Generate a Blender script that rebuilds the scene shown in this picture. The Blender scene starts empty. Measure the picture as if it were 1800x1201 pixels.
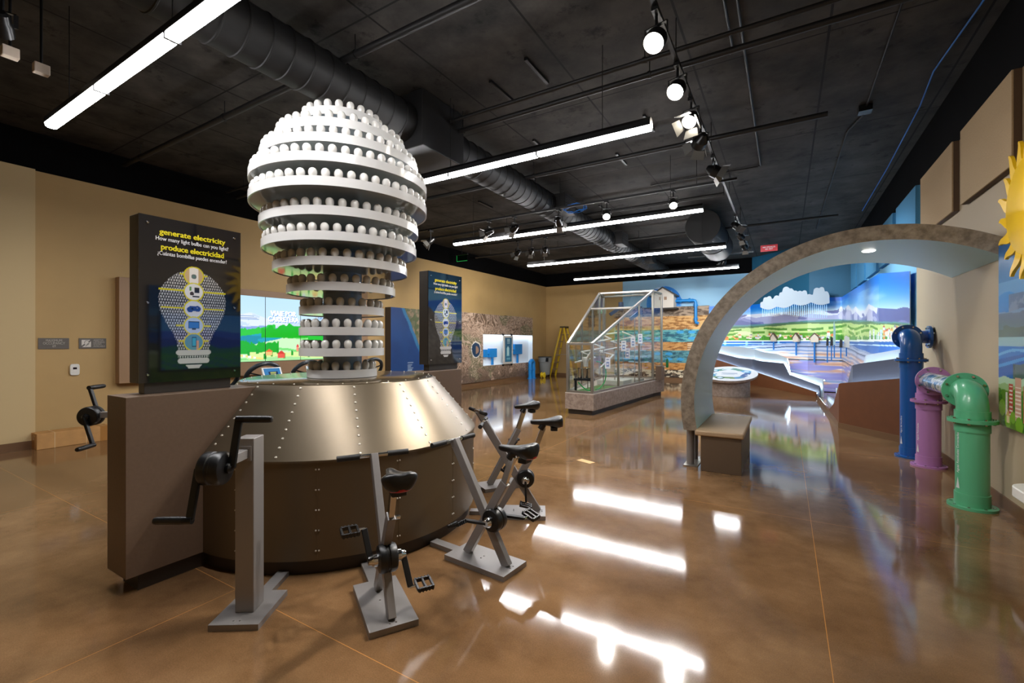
import bpy, bmesh, math, random
import numpy as np
from mathutils import Vector, Matrix

scene = bpy.context.scene
COL = scene.collection
random.seed(7)
R = math.radians
PI = math.pi

# ------------------------------------------------------------------ camera
YAW = 31.0
cam_data = bpy.data.cameras.new('camera')
cam_data.sensor_width = 36.0
cam_data.lens = 16.0                     # 800 px focal length on an 1800 px frame
cam_data.clip_start = 0.05
cam_data.clip_end = 100
camera = bpy.data.objects.new('camera', cam_data)
COL.objects.link(camera)
camera.location = (0, 0, 1.5)
camera.rotation_euler = (R(90), 0, R(YAW))
scene.camera = camera

# ------------------------------------------------------------------ world, view
world = bpy.data.worlds.new('world')
scene.world = world
world.use_nodes = True
world.node_tree.nodes['Background'].inputs[0].default_value = (0.5, 0.55, 0.6, 1)
world.node_tree.nodes['Background'].inputs[1].default_value = 0.02
scene.view_settings.view_transform = 'Standard'
scene.view_settings.look = 'None'
scene.view_settings.gamma = 1.0
scene.view_settings.use_curve_mapping = False
scene.view_settings.exposure = 0.0
scene.cycles.use_denoising = True
scene.cycles.max_bounces = 8
scene.cycles.diffuse_bounces = 4
scene.cycles.glossy_bounces = 4
scene.cycles.transmission_bounces = 4
scene.cycles.transparent_max_bounces = 16
scene.cycles.caustics_reflective = False
scene.cycles.caustics_refractive = False
scene.cycles.sample_clamp_indirect = 6.0
TUBE = 95.0          # strength of the ceiling tube fixtures
SPOT = 260.0         # watts of a lit track head

# ------------------------------------------------------------------ colour and materials
def lin(c):
    c = np.asarray(c, dtype=float) / 255.0
    return np.where(c <= 0.04045, c / 12.92, ((c + 0.055) / 1.055) ** 2.4)

MATS = {}
def mat(name, rgb, rough=0.5, metal=0.0, emit=0.0, noise=None, bump=None, spec=0.5, coat=0.0, rvar=None):
    """rgb in 0..255 sRGB; noise=(scale, amount[, second rgb]); bump=(scale, strength)"""
    if name in MATS:
        return MATS[name]
    m = bpy.data.materials.new(name)
    m.use_nodes = True
    nt = m.node_tree
    b = nt.nodes['Principled BSDF']
    c = tuple(lin(rgb)) + (1,)
    b.inputs['Base Color'].default_value = c
    b.inputs['Roughness'].default_value = rough
    b.inputs['Metallic'].default_value = metal
    b.inputs['Specular IOR Level'].default_value = spec
    if coat:
        b.inputs['Coat Weight'].default_value = coat
        b.inputs['Coat Roughness'].default_value = 0.08
    if emit:
        b.inputs['Emission Color'].default_value = c
        b.inputs['Emission Strength'].default_value = emit
    if noise or bump or rvar:
        tc = nt.nodes.new('ShaderNodeTexCoord')
    if noise:
        n = nt.nodes.new('ShaderNodeTexNoise')
        n.inputs['Scale'].default_value = noise[0]
        n.inputs['Detail'].default_value = 6
        n.inputs['Roughness'].default_value = 0.6
        nt.links.new(tc.outputs['Object'], n.inputs['Vector'])
        r = nt.nodes.new('ShaderNodeValToRGB')
        r.color_ramp.elements[0].position = 0.35
        r.color_ramp.elements[1].position = 0.65
        a = noise[1]
        c2 = tuple(lin(noise[2])) if len(noise) > 2 else tuple(x * (1 + a) for x in c[:3])
        r.color_ramp.elements[0].color = tuple(x * (1 - a) for x in c[:3]) + (1,)
        r.color_ramp.elements[1].color = tuple(min(1, x) for x in c2) + (1,)
        nt.links.new(n.outputs['Fac'], r.inputs['Fac'])
        nt.links.new(r.outputs['Color'], b.inputs['Base Color'])
    if rvar:
        n3 = nt.nodes.new('ShaderNodeTexNoise')
        n3.inputs['Scale'].default_value = rvar[0]
        n3.inputs['Detail'].default_value = 4
        nt.links.new(tc.outputs['Object'], n3.inputs['Vector'])
        mr = nt.nodes.new('ShaderNodeMapRange')
        mr.inputs['To Min'].default_value = rvar[1]
        mr.inputs['To Max'].default_value = rvar[2]
        nt.links.new(n3.outputs['Fac'], mr.inputs['Value'])
        nt.links.new(mr.outputs['Result'], b.inputs['Roughness'])
    if bump:
        n2 = nt.nodes.new('ShaderNodeTexNoise')
        n2.inputs['Scale'].default_value = bump[0]
        n2.inputs['Detail'].default_value = 4
        nt.links.new(tc.outputs['Object'], n2.inputs['Vector'])
        bp = nt.nodes.new('ShaderNodeBump')
        bp.inputs['Strength'].default_value = bump[1]
        bp.inputs['Distance'].default_value = 0.01
        nt.links.new(n2.outputs['Fac'], bp.inputs['Height'])
        nt.links.new(bp.outputs['Normal'], b.inputs['Normal'])
    MATS[name] = m
    return m

def emitter(name, rgb, strength):
    if name in MATS:
        return MATS[name]
    m = bpy.data.materials.new(name)
    m.use_nodes = True
    nt = m.node_tree
    nt.nodes.clear()
    o = nt.nodes.new('ShaderNodeOutputMaterial')
    e = nt.nodes.new('ShaderNodeEmission')
    e.inputs[0].default_value = tuple(lin(rgb)) + (1,)
    e.inputs[1].default_value = strength
    nt.links.new(e.outputs[0], o.inputs[0])
    MATS[name] = m
    return m

def pane_mat(name, tint=(251, 253, 252), gloss=0.14):
    if name in MATS:
        return MATS[name]
    m = bpy.data.materials.new(name)
    m.use_nodes = True
    nt = m.node_tree
    nt.nodes.clear()
    o = nt.nodes.new('ShaderNodeOutputMaterial')
    t = nt.nodes.new('ShaderNodeBsdfTransparent')
    t.inputs[0].default_value = tuple(lin(tint)) + (1,)
    g = nt.nodes.new('ShaderNodeBsdfGlossy')
    g.inputs['Roughness'].default_value = 0.03
    mx = nt.nodes.new('ShaderNodeMixShader')
    fr = nt.nodes.new('ShaderNodeLayerWeight')
    fr.inputs['Blend'].default_value = 0.5
    pw = nt.nodes.new('ShaderNodeMath'); pw.operation = 'POWER'; pw.inputs[1].default_value = 4.0
    mr = nt.nodes.new('ShaderNodeMapRange')
    mr.inputs['To Min'].default_value = gloss * .4
    mr.inputs['To Max'].default_value = 0.6
    nt.links.new(fr.outputs['Facing'], pw.inputs[0])
    nt.links.new(pw.outputs[0], mr.inputs['Value'])
    nt.links.new(mr.outputs['Result'], mx.inputs[0])
    nt.links.new(t.outputs[0], mx.inputs[1])
    nt.links.new(g.outputs[0], mx.inputs[2])
    nt.links.new(mx.outputs[0], o.inputs[0])
    MATS[name] = m
    return m

def print_mat(name, rough=0.4, emit=0.0, spec=0.5):
    """a printed graphic: the ink colours are stored on the mesh"""
    if name in MATS:
        return MATS[name]
    m = bpy.data.materials.new(name)
    m.use_nodes = True
    nt = m.node_tree
    b = nt.nodes['Principled BSDF']
    a = nt.nodes.new('ShaderNodeVertexColor')
    a.layer_name = 'ink'
    b.inputs['Roughness'].default_value = rough
    b.inputs['Specular IOR Level'].default_value = spec
    if emit:
        b.inputs['Base Color'].default_value = (0.01, 0.01, 0.01, 1)
        nt.links.new(a.outputs['Color'], b.inputs['Emission Color'])
        b.inputs['Emission Strength'].default_value = emit
    else:
        nt.links.new(a.outputs['Color'], b.inputs['Base Color'])
    MATS[name] = m
    return m

# ------------------------------------------------------------------ mesh builder
class MB:
    def __init__(s):
        s.v, s.f, s.m, s.mi = [], [], [], 0
    def add(s, vs, fs):
        k = len(s.v)
        s.v += [tuple(p) for p in vs]
        s.f += [tuple(i + k for i in f) for f in fs]
        s.m += [s.mi] * len(fs)
        return s
    def use(s, i):
        s.mi = i
        return s
    def box(s, x0, x1, y0, y1, z0, z1):
        return s.add([(x0, y0, z0), (x1, y0, z0), (x1, y1, z0), (x0, y1, z0), (x0, y0, z1), (x1, y0, z1), (x1, y1, z1), (x0, y1, z1)],
                     [(3, 2, 1, 0), (4, 5, 6, 7), (0, 1, 5, 4), (1, 2, 6, 5), (2, 3, 7, 6), (3, 0, 4, 7)])
    def cbox(s, c, dx, dy, dz):
        return s.box(c[0] - dx / 2, c[0] + dx / 2, c[1] - dy / 2, c[1] + dy / 2, c[2] - dz / 2, c[2] + dz / 2)
    def beam(s, p0, p1, w, h, up=(0, 0, 1), p1w=None, p1h=None):
        p0, p1, up = Vector(p0), Vector(p1), Vector(up)
        d = (p1 - p0).normalized()
        x = d.cross(up)
        if x.length < 1e-4:
            x = d.cross(Vector((0, 1, 0)))
        x.normalize()
        y = x.cross(d).normalized()
        w2, h2 = (p1w or w), (p1h or h)
        vs = []
        for p, a, b in ((p0, w, h), (p1, w2, h2)):
            for sx, sy in ((-1, -1), (1, -1), (1, 1), (-1, 1)):
                vs.append(p + x * (sx * a / 2) + y * (sy * b / 2))
        return s.add(vs, [(0, 1, 2, 3), (7, 6, 5, 4), (0, 4, 5, 1), (1, 5, 6, 2), (2, 6, 7, 3), (3, 7, 4, 0)])
    def cyl(s, p0, p1, r0, r1=None, n=16, caps=True):
        r1 = r0 if r1 is None else r1
        p0, p1 = Vector(p0), Vector(p1)
        d = (p1 - p0).normalized()
        x = d.orthogonal().normalized()
        y = d.cross(x)
        vs = []
        for p, r in ((p0, r0), (p1, r1)):
            for i in range(n):
                a = 2 * PI * i / n
                vs.append(p + x * (r * math.cos(a)) + y * (r * math.sin(a)))
        fs = [(i, (i + 1) % n, n + (i + 1) % n, n + i) for i in range(n)]
        if caps:
            fs += [tuple(range(n - 1, -1, -1)), tuple(range(n, 2 * n))]
        return s.add(vs, fs)
    def tube(s, pts, r, n=8, closed=False, caps=True):
        pts = [Vector(p) for p in pts]
        k = len(pts)
        rs = r if isinstance(r, (list, tuple)) else [r] * k
        vs, x = [], None
        for i, p in enumerate(pts):
            a = pts[(i - 1) % k] if (closed or i > 0) else p
            b = pts[(i + 1) % k] if (closed or i < k - 1) else p
            d = (b - a).normalized()
            if x is None:
                x = d.orthogonal().normalized()
            else:
                x = (x - d * x.dot(d)).normalized()
            y = d.cross(x)
            for j in range(n):
                t = 2 * PI * j / n
                vs.append(p + x * (rs[i] * math.cos(t)) + y * (rs[i] * math.sin(t)))
        fs = []
        for i in range(k if closed else k - 1):
            i2 = (i + 1) % k
            for j in range(n):
                j2 = (j + 1) % n
                fs.append((i * n + j, i * n + j2, i2 * n + j2, i2 * n + j))
        if caps and not closed:
            fs += [tuple(range(n - 1, -1, -1)), tuple(range((k - 1) * n, k * n))]
        return s.add(vs, fs)
    def lathe(s, prof, n=32, c=(0, 0, 0), axis='z', closed=False, caps=False):
        vs = []
        for r, z in prof:
            for i in range(n):
                a = 2 * PI * i / n
                p = (r * math.cos(a), r * math.sin(a), z)
                if axis == 'x':
                    p = (p[2], p[0], p[1])
                elif axis == 'y':
                    p = (p[1], p[2], p[0])
                vs.append((c[0] + p[0], c[1] + p[1], c[2] + p[2]))
        fs = []
        k = len(prof)
        for i in range(k if closed else k - 1):
            i2 = (i + 1) % k
            for j in range(n):
                j2 = (j + 1) % n
                fs.append((i * n + j, i * n + j2, i2 * n + j2, i2 * n + j))
        if caps:
            fs += [tuple(range(n - 1, -1, -1)), tuple(range((k - 1) * n, k * n))]
        return s.add(vs, fs)
    def ext(s, poly, vec):
        """polygon of 3-D points pushed along vec"""
        n = len(poly)
        vec = Vector(vec)
        a = [Vector(p) for p in poly]
        b = [p + vec for p in a]
        fs = [tuple(range(n - 1, -1, -1)), tuple(range(n, 2 * n))]
        fs += [(i, (i + 1) % n, n + (i + 1) % n, n + i) for i in range(n)]
        return s.add(a + b, fs)
    def ball(s, c, r, n=12, m=8, sc=(1, 1, 1)):
        pr = []
        vs, fs = [], []
        for i in range(1, m):
            t = PI * i / m
            for j in range(n):
                a = 2 * PI * j / n
                vs.append((c[0] + r * sc[0] * math.sin(t) * math.cos(a), c[1] + r * sc[1] * math.sin(t) * math.sin(a), c[2] + r * sc[2] * math.cos(t)))
        vs.append((c[0], c[1], c[2] + r * sc[2]))
        vs.append((c[0], c[1], c[2] - r * sc[2]))
        T, B = len(vs) - 2, len(vs) - 1
        for i in range(m - 2):
            for j in range(n):
                j2 = (j + 1) % n
                fs.append((i * n + j, (i + 1) * n + j, (i + 1) * n + j2, i * n + j2))
        for j in range(n):
            j2 = (j + 1) % n
            fs.append((T, j, j2))
            fs.append((B, (m - 2) * n + j2, (m - 2) * n + j))
        return s.add(vs, fs)
    def tf(s, M, start=0):
        for i in range(start, len(s.v)):
            s.v[i] = tuple(M @ Vector(s.v[i]))
        return s
    def build(s, name, mats, parent=None, smooth=35, bevel=0.0):
        me = bpy.data.meshes.new(name)
        me.from_pydata(s.v, [], s.f)
        for m in (mats if isinstance(mats, (list, tuple)) else [mats]):
            me.materials.append(m)
        me.polygons.foreach_set('material_index', s.m)
        if smooth:
            me.shade_smooth()
            me.set_sharp_from_angle(angle=R(smooth))
        me.validate()
        me.update()
        o = bpy.data.objects.new(name, me)
        COL.objects.link(o)
        if parent:
            o.parent = parent
        if bevel:
            b = o.modifiers.new('bevel', 'BEVEL')
            b.width = bevel
            b.segments = 2
            b.limit_method = 'ANGLE'
            b.angle_limit = R(50)
        return o

def rot_about(p, axis, ang):
    return Matrix.Translation(p) @ Matrix.Rotation(ang, 4, axis) @ Matrix.Translation(-Vector(p))

def tag(o, label=None, cat=None, group=None, kind=None):
    if label: o['label'] = label
    if cat: o['category'] = cat
    if group: o['group'] = group
    if kind: o['kind'] = kind
    return o

def thing(name, label, cat, loc=(0, 0, 0), rz=0.0, group=None):
    o = bpy.data.objects.new(name, None)
    o.empty_display_size = 0.1
    COL.objects.link(o)
    o.location = loc
    o.rotation_euler = (0, 0, rz)
    return tag(o, label, cat, group)

def copy_tree(o, parent=None):
    c = o.copy()
    COL.objects.link(c)
    c.parent = parent
    for ch in list(o.children):
        copy_tree(ch, c)
    return c

def struct(name, mb, m, **k):
    o = mb.build(name, m, **k)
    o['kind'] = 'structure'
    return o

class Frame:
    """a flat face in the room: origin, right and up directions, outward normal"""
    def __init__(s, o, right, up):
        s.o, s.r, s.u = Vector(o), Vector(right).normalized(), Vector(up).normalized()
        s.n = s.r.cross(s.u)
    def p(s, x, y, z=0.0):
        return s.o + s.r * x + s.u * y + s.n * z
    def M(s, x=0, y=0, z=0):
        q = s.p(x, y, z)
        return Matrix(((s.r.x, s.u.x, s.n.x, q.x), (s.r.y, s.u.y, s.n.y, q.y), (s.r.z, s.u.z, s.n.z, q.z), (0, 0, 0, 1)))

def lettering(name, body, size, fr, x, y, z, m, parent=None, bold=0.0, depth=0.0008, align='CENTER', wide=1.0, spacing=1.0, line=1.0, fit=None):
    cu = bpy.data.curves.new(name, 'FONT')
    cu.body = body
    cu.size = size
    cu.align_x = align
    cu.align_y = 'CENTER'
    cu.extrude = depth
    cu.resolution_u = 3
    cu.space_character = spacing
    cu.space_line = line
    t = bpy.data.objects.new(name, cu)
    COL.objects.link(t)
    bpy.context.view_layer.update()
    me = bpy.data.meshes.new_from_object(t.evaluated_get(bpy.context.evaluated_depsgraph_get()))
    bpy.data.objects.remove(t)
    bpy.data.curves.remove(cu)
    if fit:
        xs = [v.co.x for v in me.vertices]
        wide = fit / (max(xs) - min(xs))
    me.transform(Matrix.Diagonal((wide, 1, 1, 1)))
    if bold:                                   # heavier strokes: the same outline laid down again a hair to each side
        bm_ = bmesh.new()
        for q_, (dx, dy) in enumerate(((-bold, 0), (bold, 0), (0, bold * .6), (0, -bold * .6))):
            m2 = me.copy(); m2.transform(Matrix.Translation((dx, dy, q_ * .0003))); bm_.from_mesh(m2); bpy.data.meshes.remove(m2)
        bm_.to_mesh(me); bm_.free()
    me.transform(fr.M(x, y, z + depth + 0.0004))
    me.materials.clear()
    me.materials.append(m)
    me.name = name
    o = bpy.data.objects.new(name, me)
    COL.objects.link(o)
    if parent: o.parent = parent
    return o

# ------------------------------------------------------------------ printed graphics
def vnoise(x, y, seed=0):
    xi, yi = np.floor(x).astype(np.int64), np.floor(y).astype(np.int64)
    fx, fy = x - xi, y - yi
    fx, fy = fx * fx * (3 - 2 * fx), fy * fy * (3 - 2 * fy)
    def h(a, b):
        n = (a * 374761393 + b * 668265263 + seed * 974711) & 0x7fffffff
        n = ((n ^ (n >> 13)) * 1274126177) & 0x7fffffff
        return ((n ^ (n >> 16)) & 0xffff) / 65535.0
    return (h(xi, yi) * (1 - fx) + h(xi + 1, yi) * fx) * (1 - fy) + (h(xi, yi + 1) * (1 - fx) + h(xi + 1, yi + 1) * fx) * fy

def fbm(x, y, seed=0, o=4):
    v, a, t = 0, 0.5, 0
    for i in range(o):
        ca, sa = math.cos(.65 + i * 1.1), math.sin(.65 + i * 1.1)
        v = v + a * vnoise((x * ca - y * sa) * 2 ** i, (x * sa + y * ca) * 2 ** i, seed + i * 17)
        t += a
        a *= 0.5
    return v / t

def n1(x, seed=0, o=3):
    return fbm(x, x * 0 + 0.37 + seed * 3.1, seed, o)

class Ink:
    """a picture painted on arrays of surface coordinates (x right, y up, metres)"""
    def __init__(s, X, Y, base):
        s.X, s.Y = X, Y
        s.c = np.empty(X.shape + (3,))
        s.c[...] = base
    def on(s, mask, rgb):
        s.c[mask] = rgb
    def mix(s, w, rgb):
        w = np.clip(w, 0, 1)[..., None]
        s.c = s.c * (1 - w) + np.asarray(rgb, float) * w
    def rect(s, x0, x1, y0, y1, rgb):
        s.on((s.X >= x0) & (s.X <= x1) & (s.Y >= y0) & (s.Y <= y1), rgb)
    def disc(s, x, y, r, rgb, sy=1.0):
        s.on((s.X - x) ** 2 + ((s.Y - y) / sy) ** 2 <= r * r, rgb)
    def ring(s, x, y, r0, r1, rgb, sy=1.0):
        q = (s.X - x) ** 2 + ((s.Y - y) / sy) ** 2
        s.on((q >= r0 * r0) & (q <= r1 * r1), rgb)
    def tri(s, x, y, w, h, rgb):
        s.on((s.Y >= y) & (s.Y <= y + h) & (np.abs(s.X - x) <= w / 2 * (1 - (s.Y - y) / h)), rgb)

def graphic(name, parent, pos, w, h, step, paint, m, thick=None, side=(60, 60, 60), side_mat=None, back=True):
    """grid over w x h; pos(x, y, depth) gives the room point; paint(X, Y) gives an Ink; thick closes it into a board"""
    nx, ny = max(2, int(round(w / step)) + 1), max(2, int(round(h / step)) + 1)
    xs, ys = np.linspace(0, w, nx), np.linspace(0, h, ny)
    X, Y = np.meshgrid(xs, ys)
    col = lin(np.clip(paint(X, Y).c, 0, 255)).reshape(-1, 3)
    vs = [tuple(pos(x, y, 0.0)) for y in ys for x in xs]
    fs = []
    for j in range(ny - 1):
        for i in range(nx - 1):
            a = j * nx + i
            fs.append((a, a + 1, a + nx + 1, a + nx))
    mi = [0] * len(fs)
    if thick:
        k = len(vs)
        ring = [i for i in range(nx)] + [j * nx + nx - 1 for j in range(1, ny)] + [(ny - 1) * nx + i for i in range(nx - 2, -1, -1)] + [j * nx for j in range(ny - 2, 0, -1)]
        n = len(ring)
        for i in ring:
            vs.append(vs[i])
        bk = len(vs)
        for i in ring:
            jy, ix = divmod(i, nx)
            vs.append(tuple(pos(xs[ix], ys[jy], -thick)))
        for i in range(n):
            i2 = (i + 1) % n
            fs.append((k + i2, k + i, bk + i, bk + i2))
        if back: fs.append(tuple(range(bk + n - 1, bk - 1, -1)))
        mi += [1 if side_mat else 0] * (n + (1 if back else 0))
        col = np.vstack([col, np.tile(lin(side), (len(vs) - len(col), 1))])
    me = bpy.data.meshes.new(name)
    me.from_pydata(vs, [], fs)
    at = me.color_attributes.new('ink', 'FLOAT_COLOR', 'POINT')
    at.data.foreach_set('color', np.c_[col, np.ones(len(col))].astype(np.float32).ravel())
    me.materials.append(m)
    if side_mat: me.materials.append(side_mat)
    me.polygons.foreach_set('material_index', mi)
    me.update()
    o = bpy.data.objects.new(name, me)
    COL.objects.link(o)
    if parent: o.parent = parent
    return o
# ================================================================== materials of the place
M_TAN = mat('tan_wall_paint', (182, 151, 99), 0.65, noise=(1.2, 0.04))
M_BLACK = mat('black_paint', (6, 6, 7), 0.85, noise=(2.0, 0.25), spec=0.08)
M_SKYBLUE = mat('light_blue_wall_paint', (140, 186, 216), 0.6)
M_TEAL = mat('deep_blue_wall_paint', (20, 86, 116), 0.6)
M_BASE = mat('brown_baseboard', (112, 82, 55), 0.45)
M_DARK = mat('black_plastic', (11, 11, 12), 0.38)
M_BLKSAT = mat('black_satin_metal', (17, 17, 18), 0.3, 0.3)
M_GREYTUBE = mat('grey_painted_steel', (140, 136, 134), 0.36, 0.35)
M_CHROME = mat('bright_steel', (205, 205, 205), 0.12, 1.0)
M_ALU = mat('brushed_aluminium', (168, 163, 154), 0.32, 0.85)
M_TAUPE = mat('taupe_laminate', (108, 88, 72), 0.42, noise=(60, 0.05))
M_KICK = mat('dark_bronze_kick', (52, 42, 34), 0.5)
M_WHITE = mat('white_gloss', (208, 207, 204), 0.16)
M_BRONZE = mat('bronze_metallic_sheet', (110, 98, 80), 0.33, 0.62, bump=(260, 0.035))
M_BRONZED = mat('dark_bronze_sheet', (100, 86, 66), 0.36, 0.35, bump=(220, 0.05))
M_STONE = mat('grey_stone_laminate', (118, 104, 88), 0.5, noise=(13, 0.22, (150, 138, 120)), bump=(40, 0.1))

def floor_material():
    m = bpy.data.materials.new('polished_brown_concrete')
    m.use_nodes = True
    nt = m.node_tree
    b = nt.nodes['Principled BSDF']
    N, L = nt.nodes.new, nt.links.new
    tc = N('ShaderNodeTexCoord')
    def noise(scale, detail, rough=0.6):
        n = N('ShaderNodeTexNoise')
        n.inputs['Scale'].default_value = scale
        n.inputs['Detail'].default_value = detail
        n.inputs['Roughness'].default_value = rough
        L(tc.outputs['Object'], n.inputs['Vector'])
        return n
    a = noise(0.75, 9, 0.66)
    r = N('ShaderNodeValToRGB')
    e = r.color_ramp.elements
    e[0].position, e[1].position = 0.3, 0.72
    e[0].color = tuple(lin((84, 60, 38))) + (1,)
    e[1].color = tuple(lin((152, 119, 84))) + (1,)
    k = e.new(0.5)
    k.color = tuple(lin((118, 88, 58))) + (1,)
    L(a.outputs['Fac'], r.inputs['Fac'])
    f = noise(160, 2)
    mx = N('ShaderNodeMix')
    mx.data_type = 'RGBA'
    mx.blend_type = 'OVERLAY'
    mx.inputs[0].default_value = 0.35
    L(r.outputs['Color'], mx.inputs[6])
    L(f.outputs['Fac'], mx.inputs[7])
    # saw-cut joints every three metres
    sx = N('ShaderNodeSeparateXYZ')
    L(tc.outputs['Object'], sx.inputs[0])
    def joint(sock, off, pitch):
        add = N('ShaderNodeMath'); add.operation = 'ADD'; add.inputs[1].default_value = -off + 300 * pitch
        L(sock, add.inputs[0])
        md = N('ShaderNodeMath'); md.operation = 'MODULO'; md.inputs[1].default_value = pitch
        L(add.outputs[0], md.inputs[0])
        lt = N('ShaderNodeMath'); lt.operation = 'LESS_THAN'; lt.inputs[1].default_value = 0.0035
        L(md.outputs[0], lt.inputs[0])
        return lt
    j1, j2 = joint(sx.outputs['X'], 0.18, 3.03), joint(sx.outputs['Y'], 1.5, 3.05)
    mxj = N('ShaderNodeMath'); mxj.operation = 'MAXIMUM'
    L(j1.outputs[0], mxj.inputs[0]); L(j2.outputs[0], mxj.inputs[1])
    m2 = N('ShaderNodeMix')
    m2.data_type = 'RGBA'
    m2.inputs[7].default_value = tuple(lin((182, 126, 66))) + (1,)
    L(mxj.outputs[0], m2.inputs[0])
    L(mx.outputs[2], m2.inputs[6])
    L(m2.outputs[2], b.inputs['Base Color'])
    rr = noise(2.4, 5)
    mr = N('ShaderNodeMapRange')
    mr.inputs['To Min'].default_value = 0.045
    mr.inputs['To Max'].default_value = 0.115
    L(rr.outputs['Fac'], mr.inputs['Value'])
    L(mr.outputs['Result'], b.inputs['Roughness'])
    b.inputs['Specular IOR Level'].default_value = 0.45
    b.inputs['Coat Weight'].default_value = 0.0
    b.inputs['Coat Roughness'].default_value = 0.05
    return m

def ceiling_material():
    m = bpy.data.materials.new('black_painted_concrete_deck')
    m.use_nodes = True
    nt = m.node_tree
    b = nt.nodes['Principled BSDF']
    N, L = nt.nodes.new, nt.links.new
    tc = N('ShaderNodeTexCoord')
    n = N('ShaderNodeTexNoise'); n.inputs['Scale'].default_value = 1.6; n.inputs['Detail'].default_value = 8
    n.inputs['Roughness'].default_value = 0.65
    L(tc.outputs['Object'], n.inputs['Vector'])
    r = N('ShaderNodeValToRGB')
    r.color_ramp.elements[0].position, r.color_ramp.elements[1].position = 0.3, 0.7
    r.color_ramp.elements[0].color = tuple(lin((24, 24, 24))) + (1,)
    r.color_ramp.elements[1].color = tuple(lin((74, 71, 67))) + (1,)
    L(n.outputs['Fac'], r.inputs['Fac'])
    # soot-black blotches and patches of the paint
    n2 = N('ShaderNodeTexNoise'); n2.inputs['Scale'].default_value = 3.4; n2.inputs['Detail'].default_value = 5; n2.inputs['Roughness'].default_value = .7
    L(tc.outputs['Object'], n2.inputs['Vector'])
    r2 = N('ShaderNodeValToRGB'); r2.color_ramp.elements[0].position = .30; r2.color_ramp.elements[1].position = .42
    r2.color_ramp.elements[0].color = (.12, .12, .12, 1); r2.color_ramp.elements[1].color = (1, 1, 1, 1)
    L(n2.outputs['Fac'], r2.inputs['Fac'])
    mb_ = N('ShaderNodeMix'); mb_.data_type = 'RGBA'; mb_.blend_type = 'MULTIPLY'; mb_.inputs[0].default_value = 1.0
    L(r.outputs['Color'], mb_.inputs[6]); L(r2.outputs['Color'], mb_.inputs[7])
    sx = N('ShaderNodeSeparateXYZ'); L(tc.outputs['Object'], sx.inputs[0])
    def joint(sock, off, pitch, wd):
        add = N('ShaderNodeMath'); add.operation = 'ADD'; add.inputs[1].default_value = -off + 300 * pitch
        L(sock, add.inputs[0])
        md = N('ShaderNodeMath'); md.operation = 'MODULO'; md.inputs[1].default_value = pitch
        L(add.outputs[0], md.inputs[0])
        lt = N('ShaderNodeMath'); lt.operation = 'LESS_THAN'; lt.inputs[1].default_value = wd
        L(md.outputs[0], lt.inputs[0])
        return lt
    j1, j2 = joint(sx.outputs['X'], 0.35, 1.22, 0.022), joint(sx.outputs['Y'], 2.9, 2.44, 0.02)
    mxj = N('ShaderNodeMath'); mxj.operation = 'MAXIMUM'
    L(j1.outputs[0], mxj.inputs[0]); L(j2.outputs[0], mxj.inputs[1])
    m2 = N('ShaderNodeMix'); m2.data_type = 'RGBA'
    m2.inputs[7].default_value = (0.004, 0.004, 0.004, 1)
    L(mxj.outputs[0], m2.inputs[0]); L(mb_.outputs[2], m2.inputs[6])
    L(m2.outputs[2], b.inputs['Base Color'])
    b.inputs['Roughness'].default_value = 0.75
    b.inputs['Specular IOR Level'].default_value = 0.25
    return m

# ================================================================== room shell
XL, XR, YB, YF, ZC, ZT = -9.22, 1.69, 18.33, -4.0, 4.5, 3.95
struct('floor', MB().box(XL - .3, XR + .3, YF - .3, YB + .3, -0.1, 0.0), floor_material(), smooth=0)
struct('ceiling', MB().box(XL - .3, XR + .3, YF - .3, YB + .3, ZC, ZC + .1), ceiling_material(), smooth=0)

def wall(name, x0, x1, y0, y1, z0, z1, mats):
    struct(name, MB().box(x0, x1, y0, y1, z0, z1), mats, smooth=0)
wall('wall_left', XL - .1, XL, 2.04, YB, 0, ZT, M_TAN)
wall('wall_left.001', XL - .1, XL, YF, YB, ZT, ZC, M_BLACK)
# the stretch by the corner leans a little into the room
mb = MB().ext([(XL, 2.04, 0), (XL + .15, 2.04, 0), (XL + .30, -4.0, 0), (XL - .0, -4.0, 0)], (0, 0, 3.93))
struct('wall_left.002', mb, mat('pale_tan_wall_paint', (200, 176, 130), 0.65), smooth=0)
wall('wall_back', XL, -5.72, YB, YB + .1, 0, ZT, M_TAN)
wall('wall_back.001', -5.72, XR, YB, YB + .1, 0, ZT, M_SKYBLUE)
wall('wall_back.002', XL, XR, YB, YB + .1, ZT, ZC, M_BLACK)
wall('wall_right', XR, XR + .1, YF, 9.0, 0, 3.78, mat('greyish_tan_wall_paint', (180, 162, 133), 0.6))
wall('wall_right.001', XR, XR + .1, 9.0, YB, 0, 3.78, mat('blue_wall_paint', (124, 186, 220), 0.6))
wall('wall_right.002', XR, XR + .1, YF, YB, 3.78, ZC, M_BLACK)
wall('wall_front', XL, XR, YF - .1, YF, 0, 3.9, M_TAN)
wall('wall_front.001', XL, XR, YF - .1, YF, 3.9, ZC, M_BLACK)
# chamfered corner behind the watershed mural
mb = MB().ext([(XR, 16.52, 0), (0.62, 16.62, 0), (-0.68, 18.05, 0), (-1.02, YB, 0), (XR, YB, 0)], (0, 0, ZC))
struct('wall_corner', mb, M_TEAL, smooth=0)
# baseboards
struct('baseboard_left', MB().box(XL, XL + .015, 2.05, YB, 0, .11), M_BASE, smooth=0)
struct('baseboard_left.001', MB().ext([(XL + .15, 2.04, 0), (XL + .168, 2.04, 0), (XL + .318, -4.0, 0), (XL + .30, -4.0, 0)], (0, 0, .11)), M_BASE, smooth=0)
struct('baseboard_back', MB().box(XL, -2.5, YB - .015, YB, 0, .11), M_BASE, smooth=0)
struct('baseboard_right', MB().box(XR - .015, XR, YF, 8.55, 0, .11), M_BASE, smooth=0)

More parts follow.
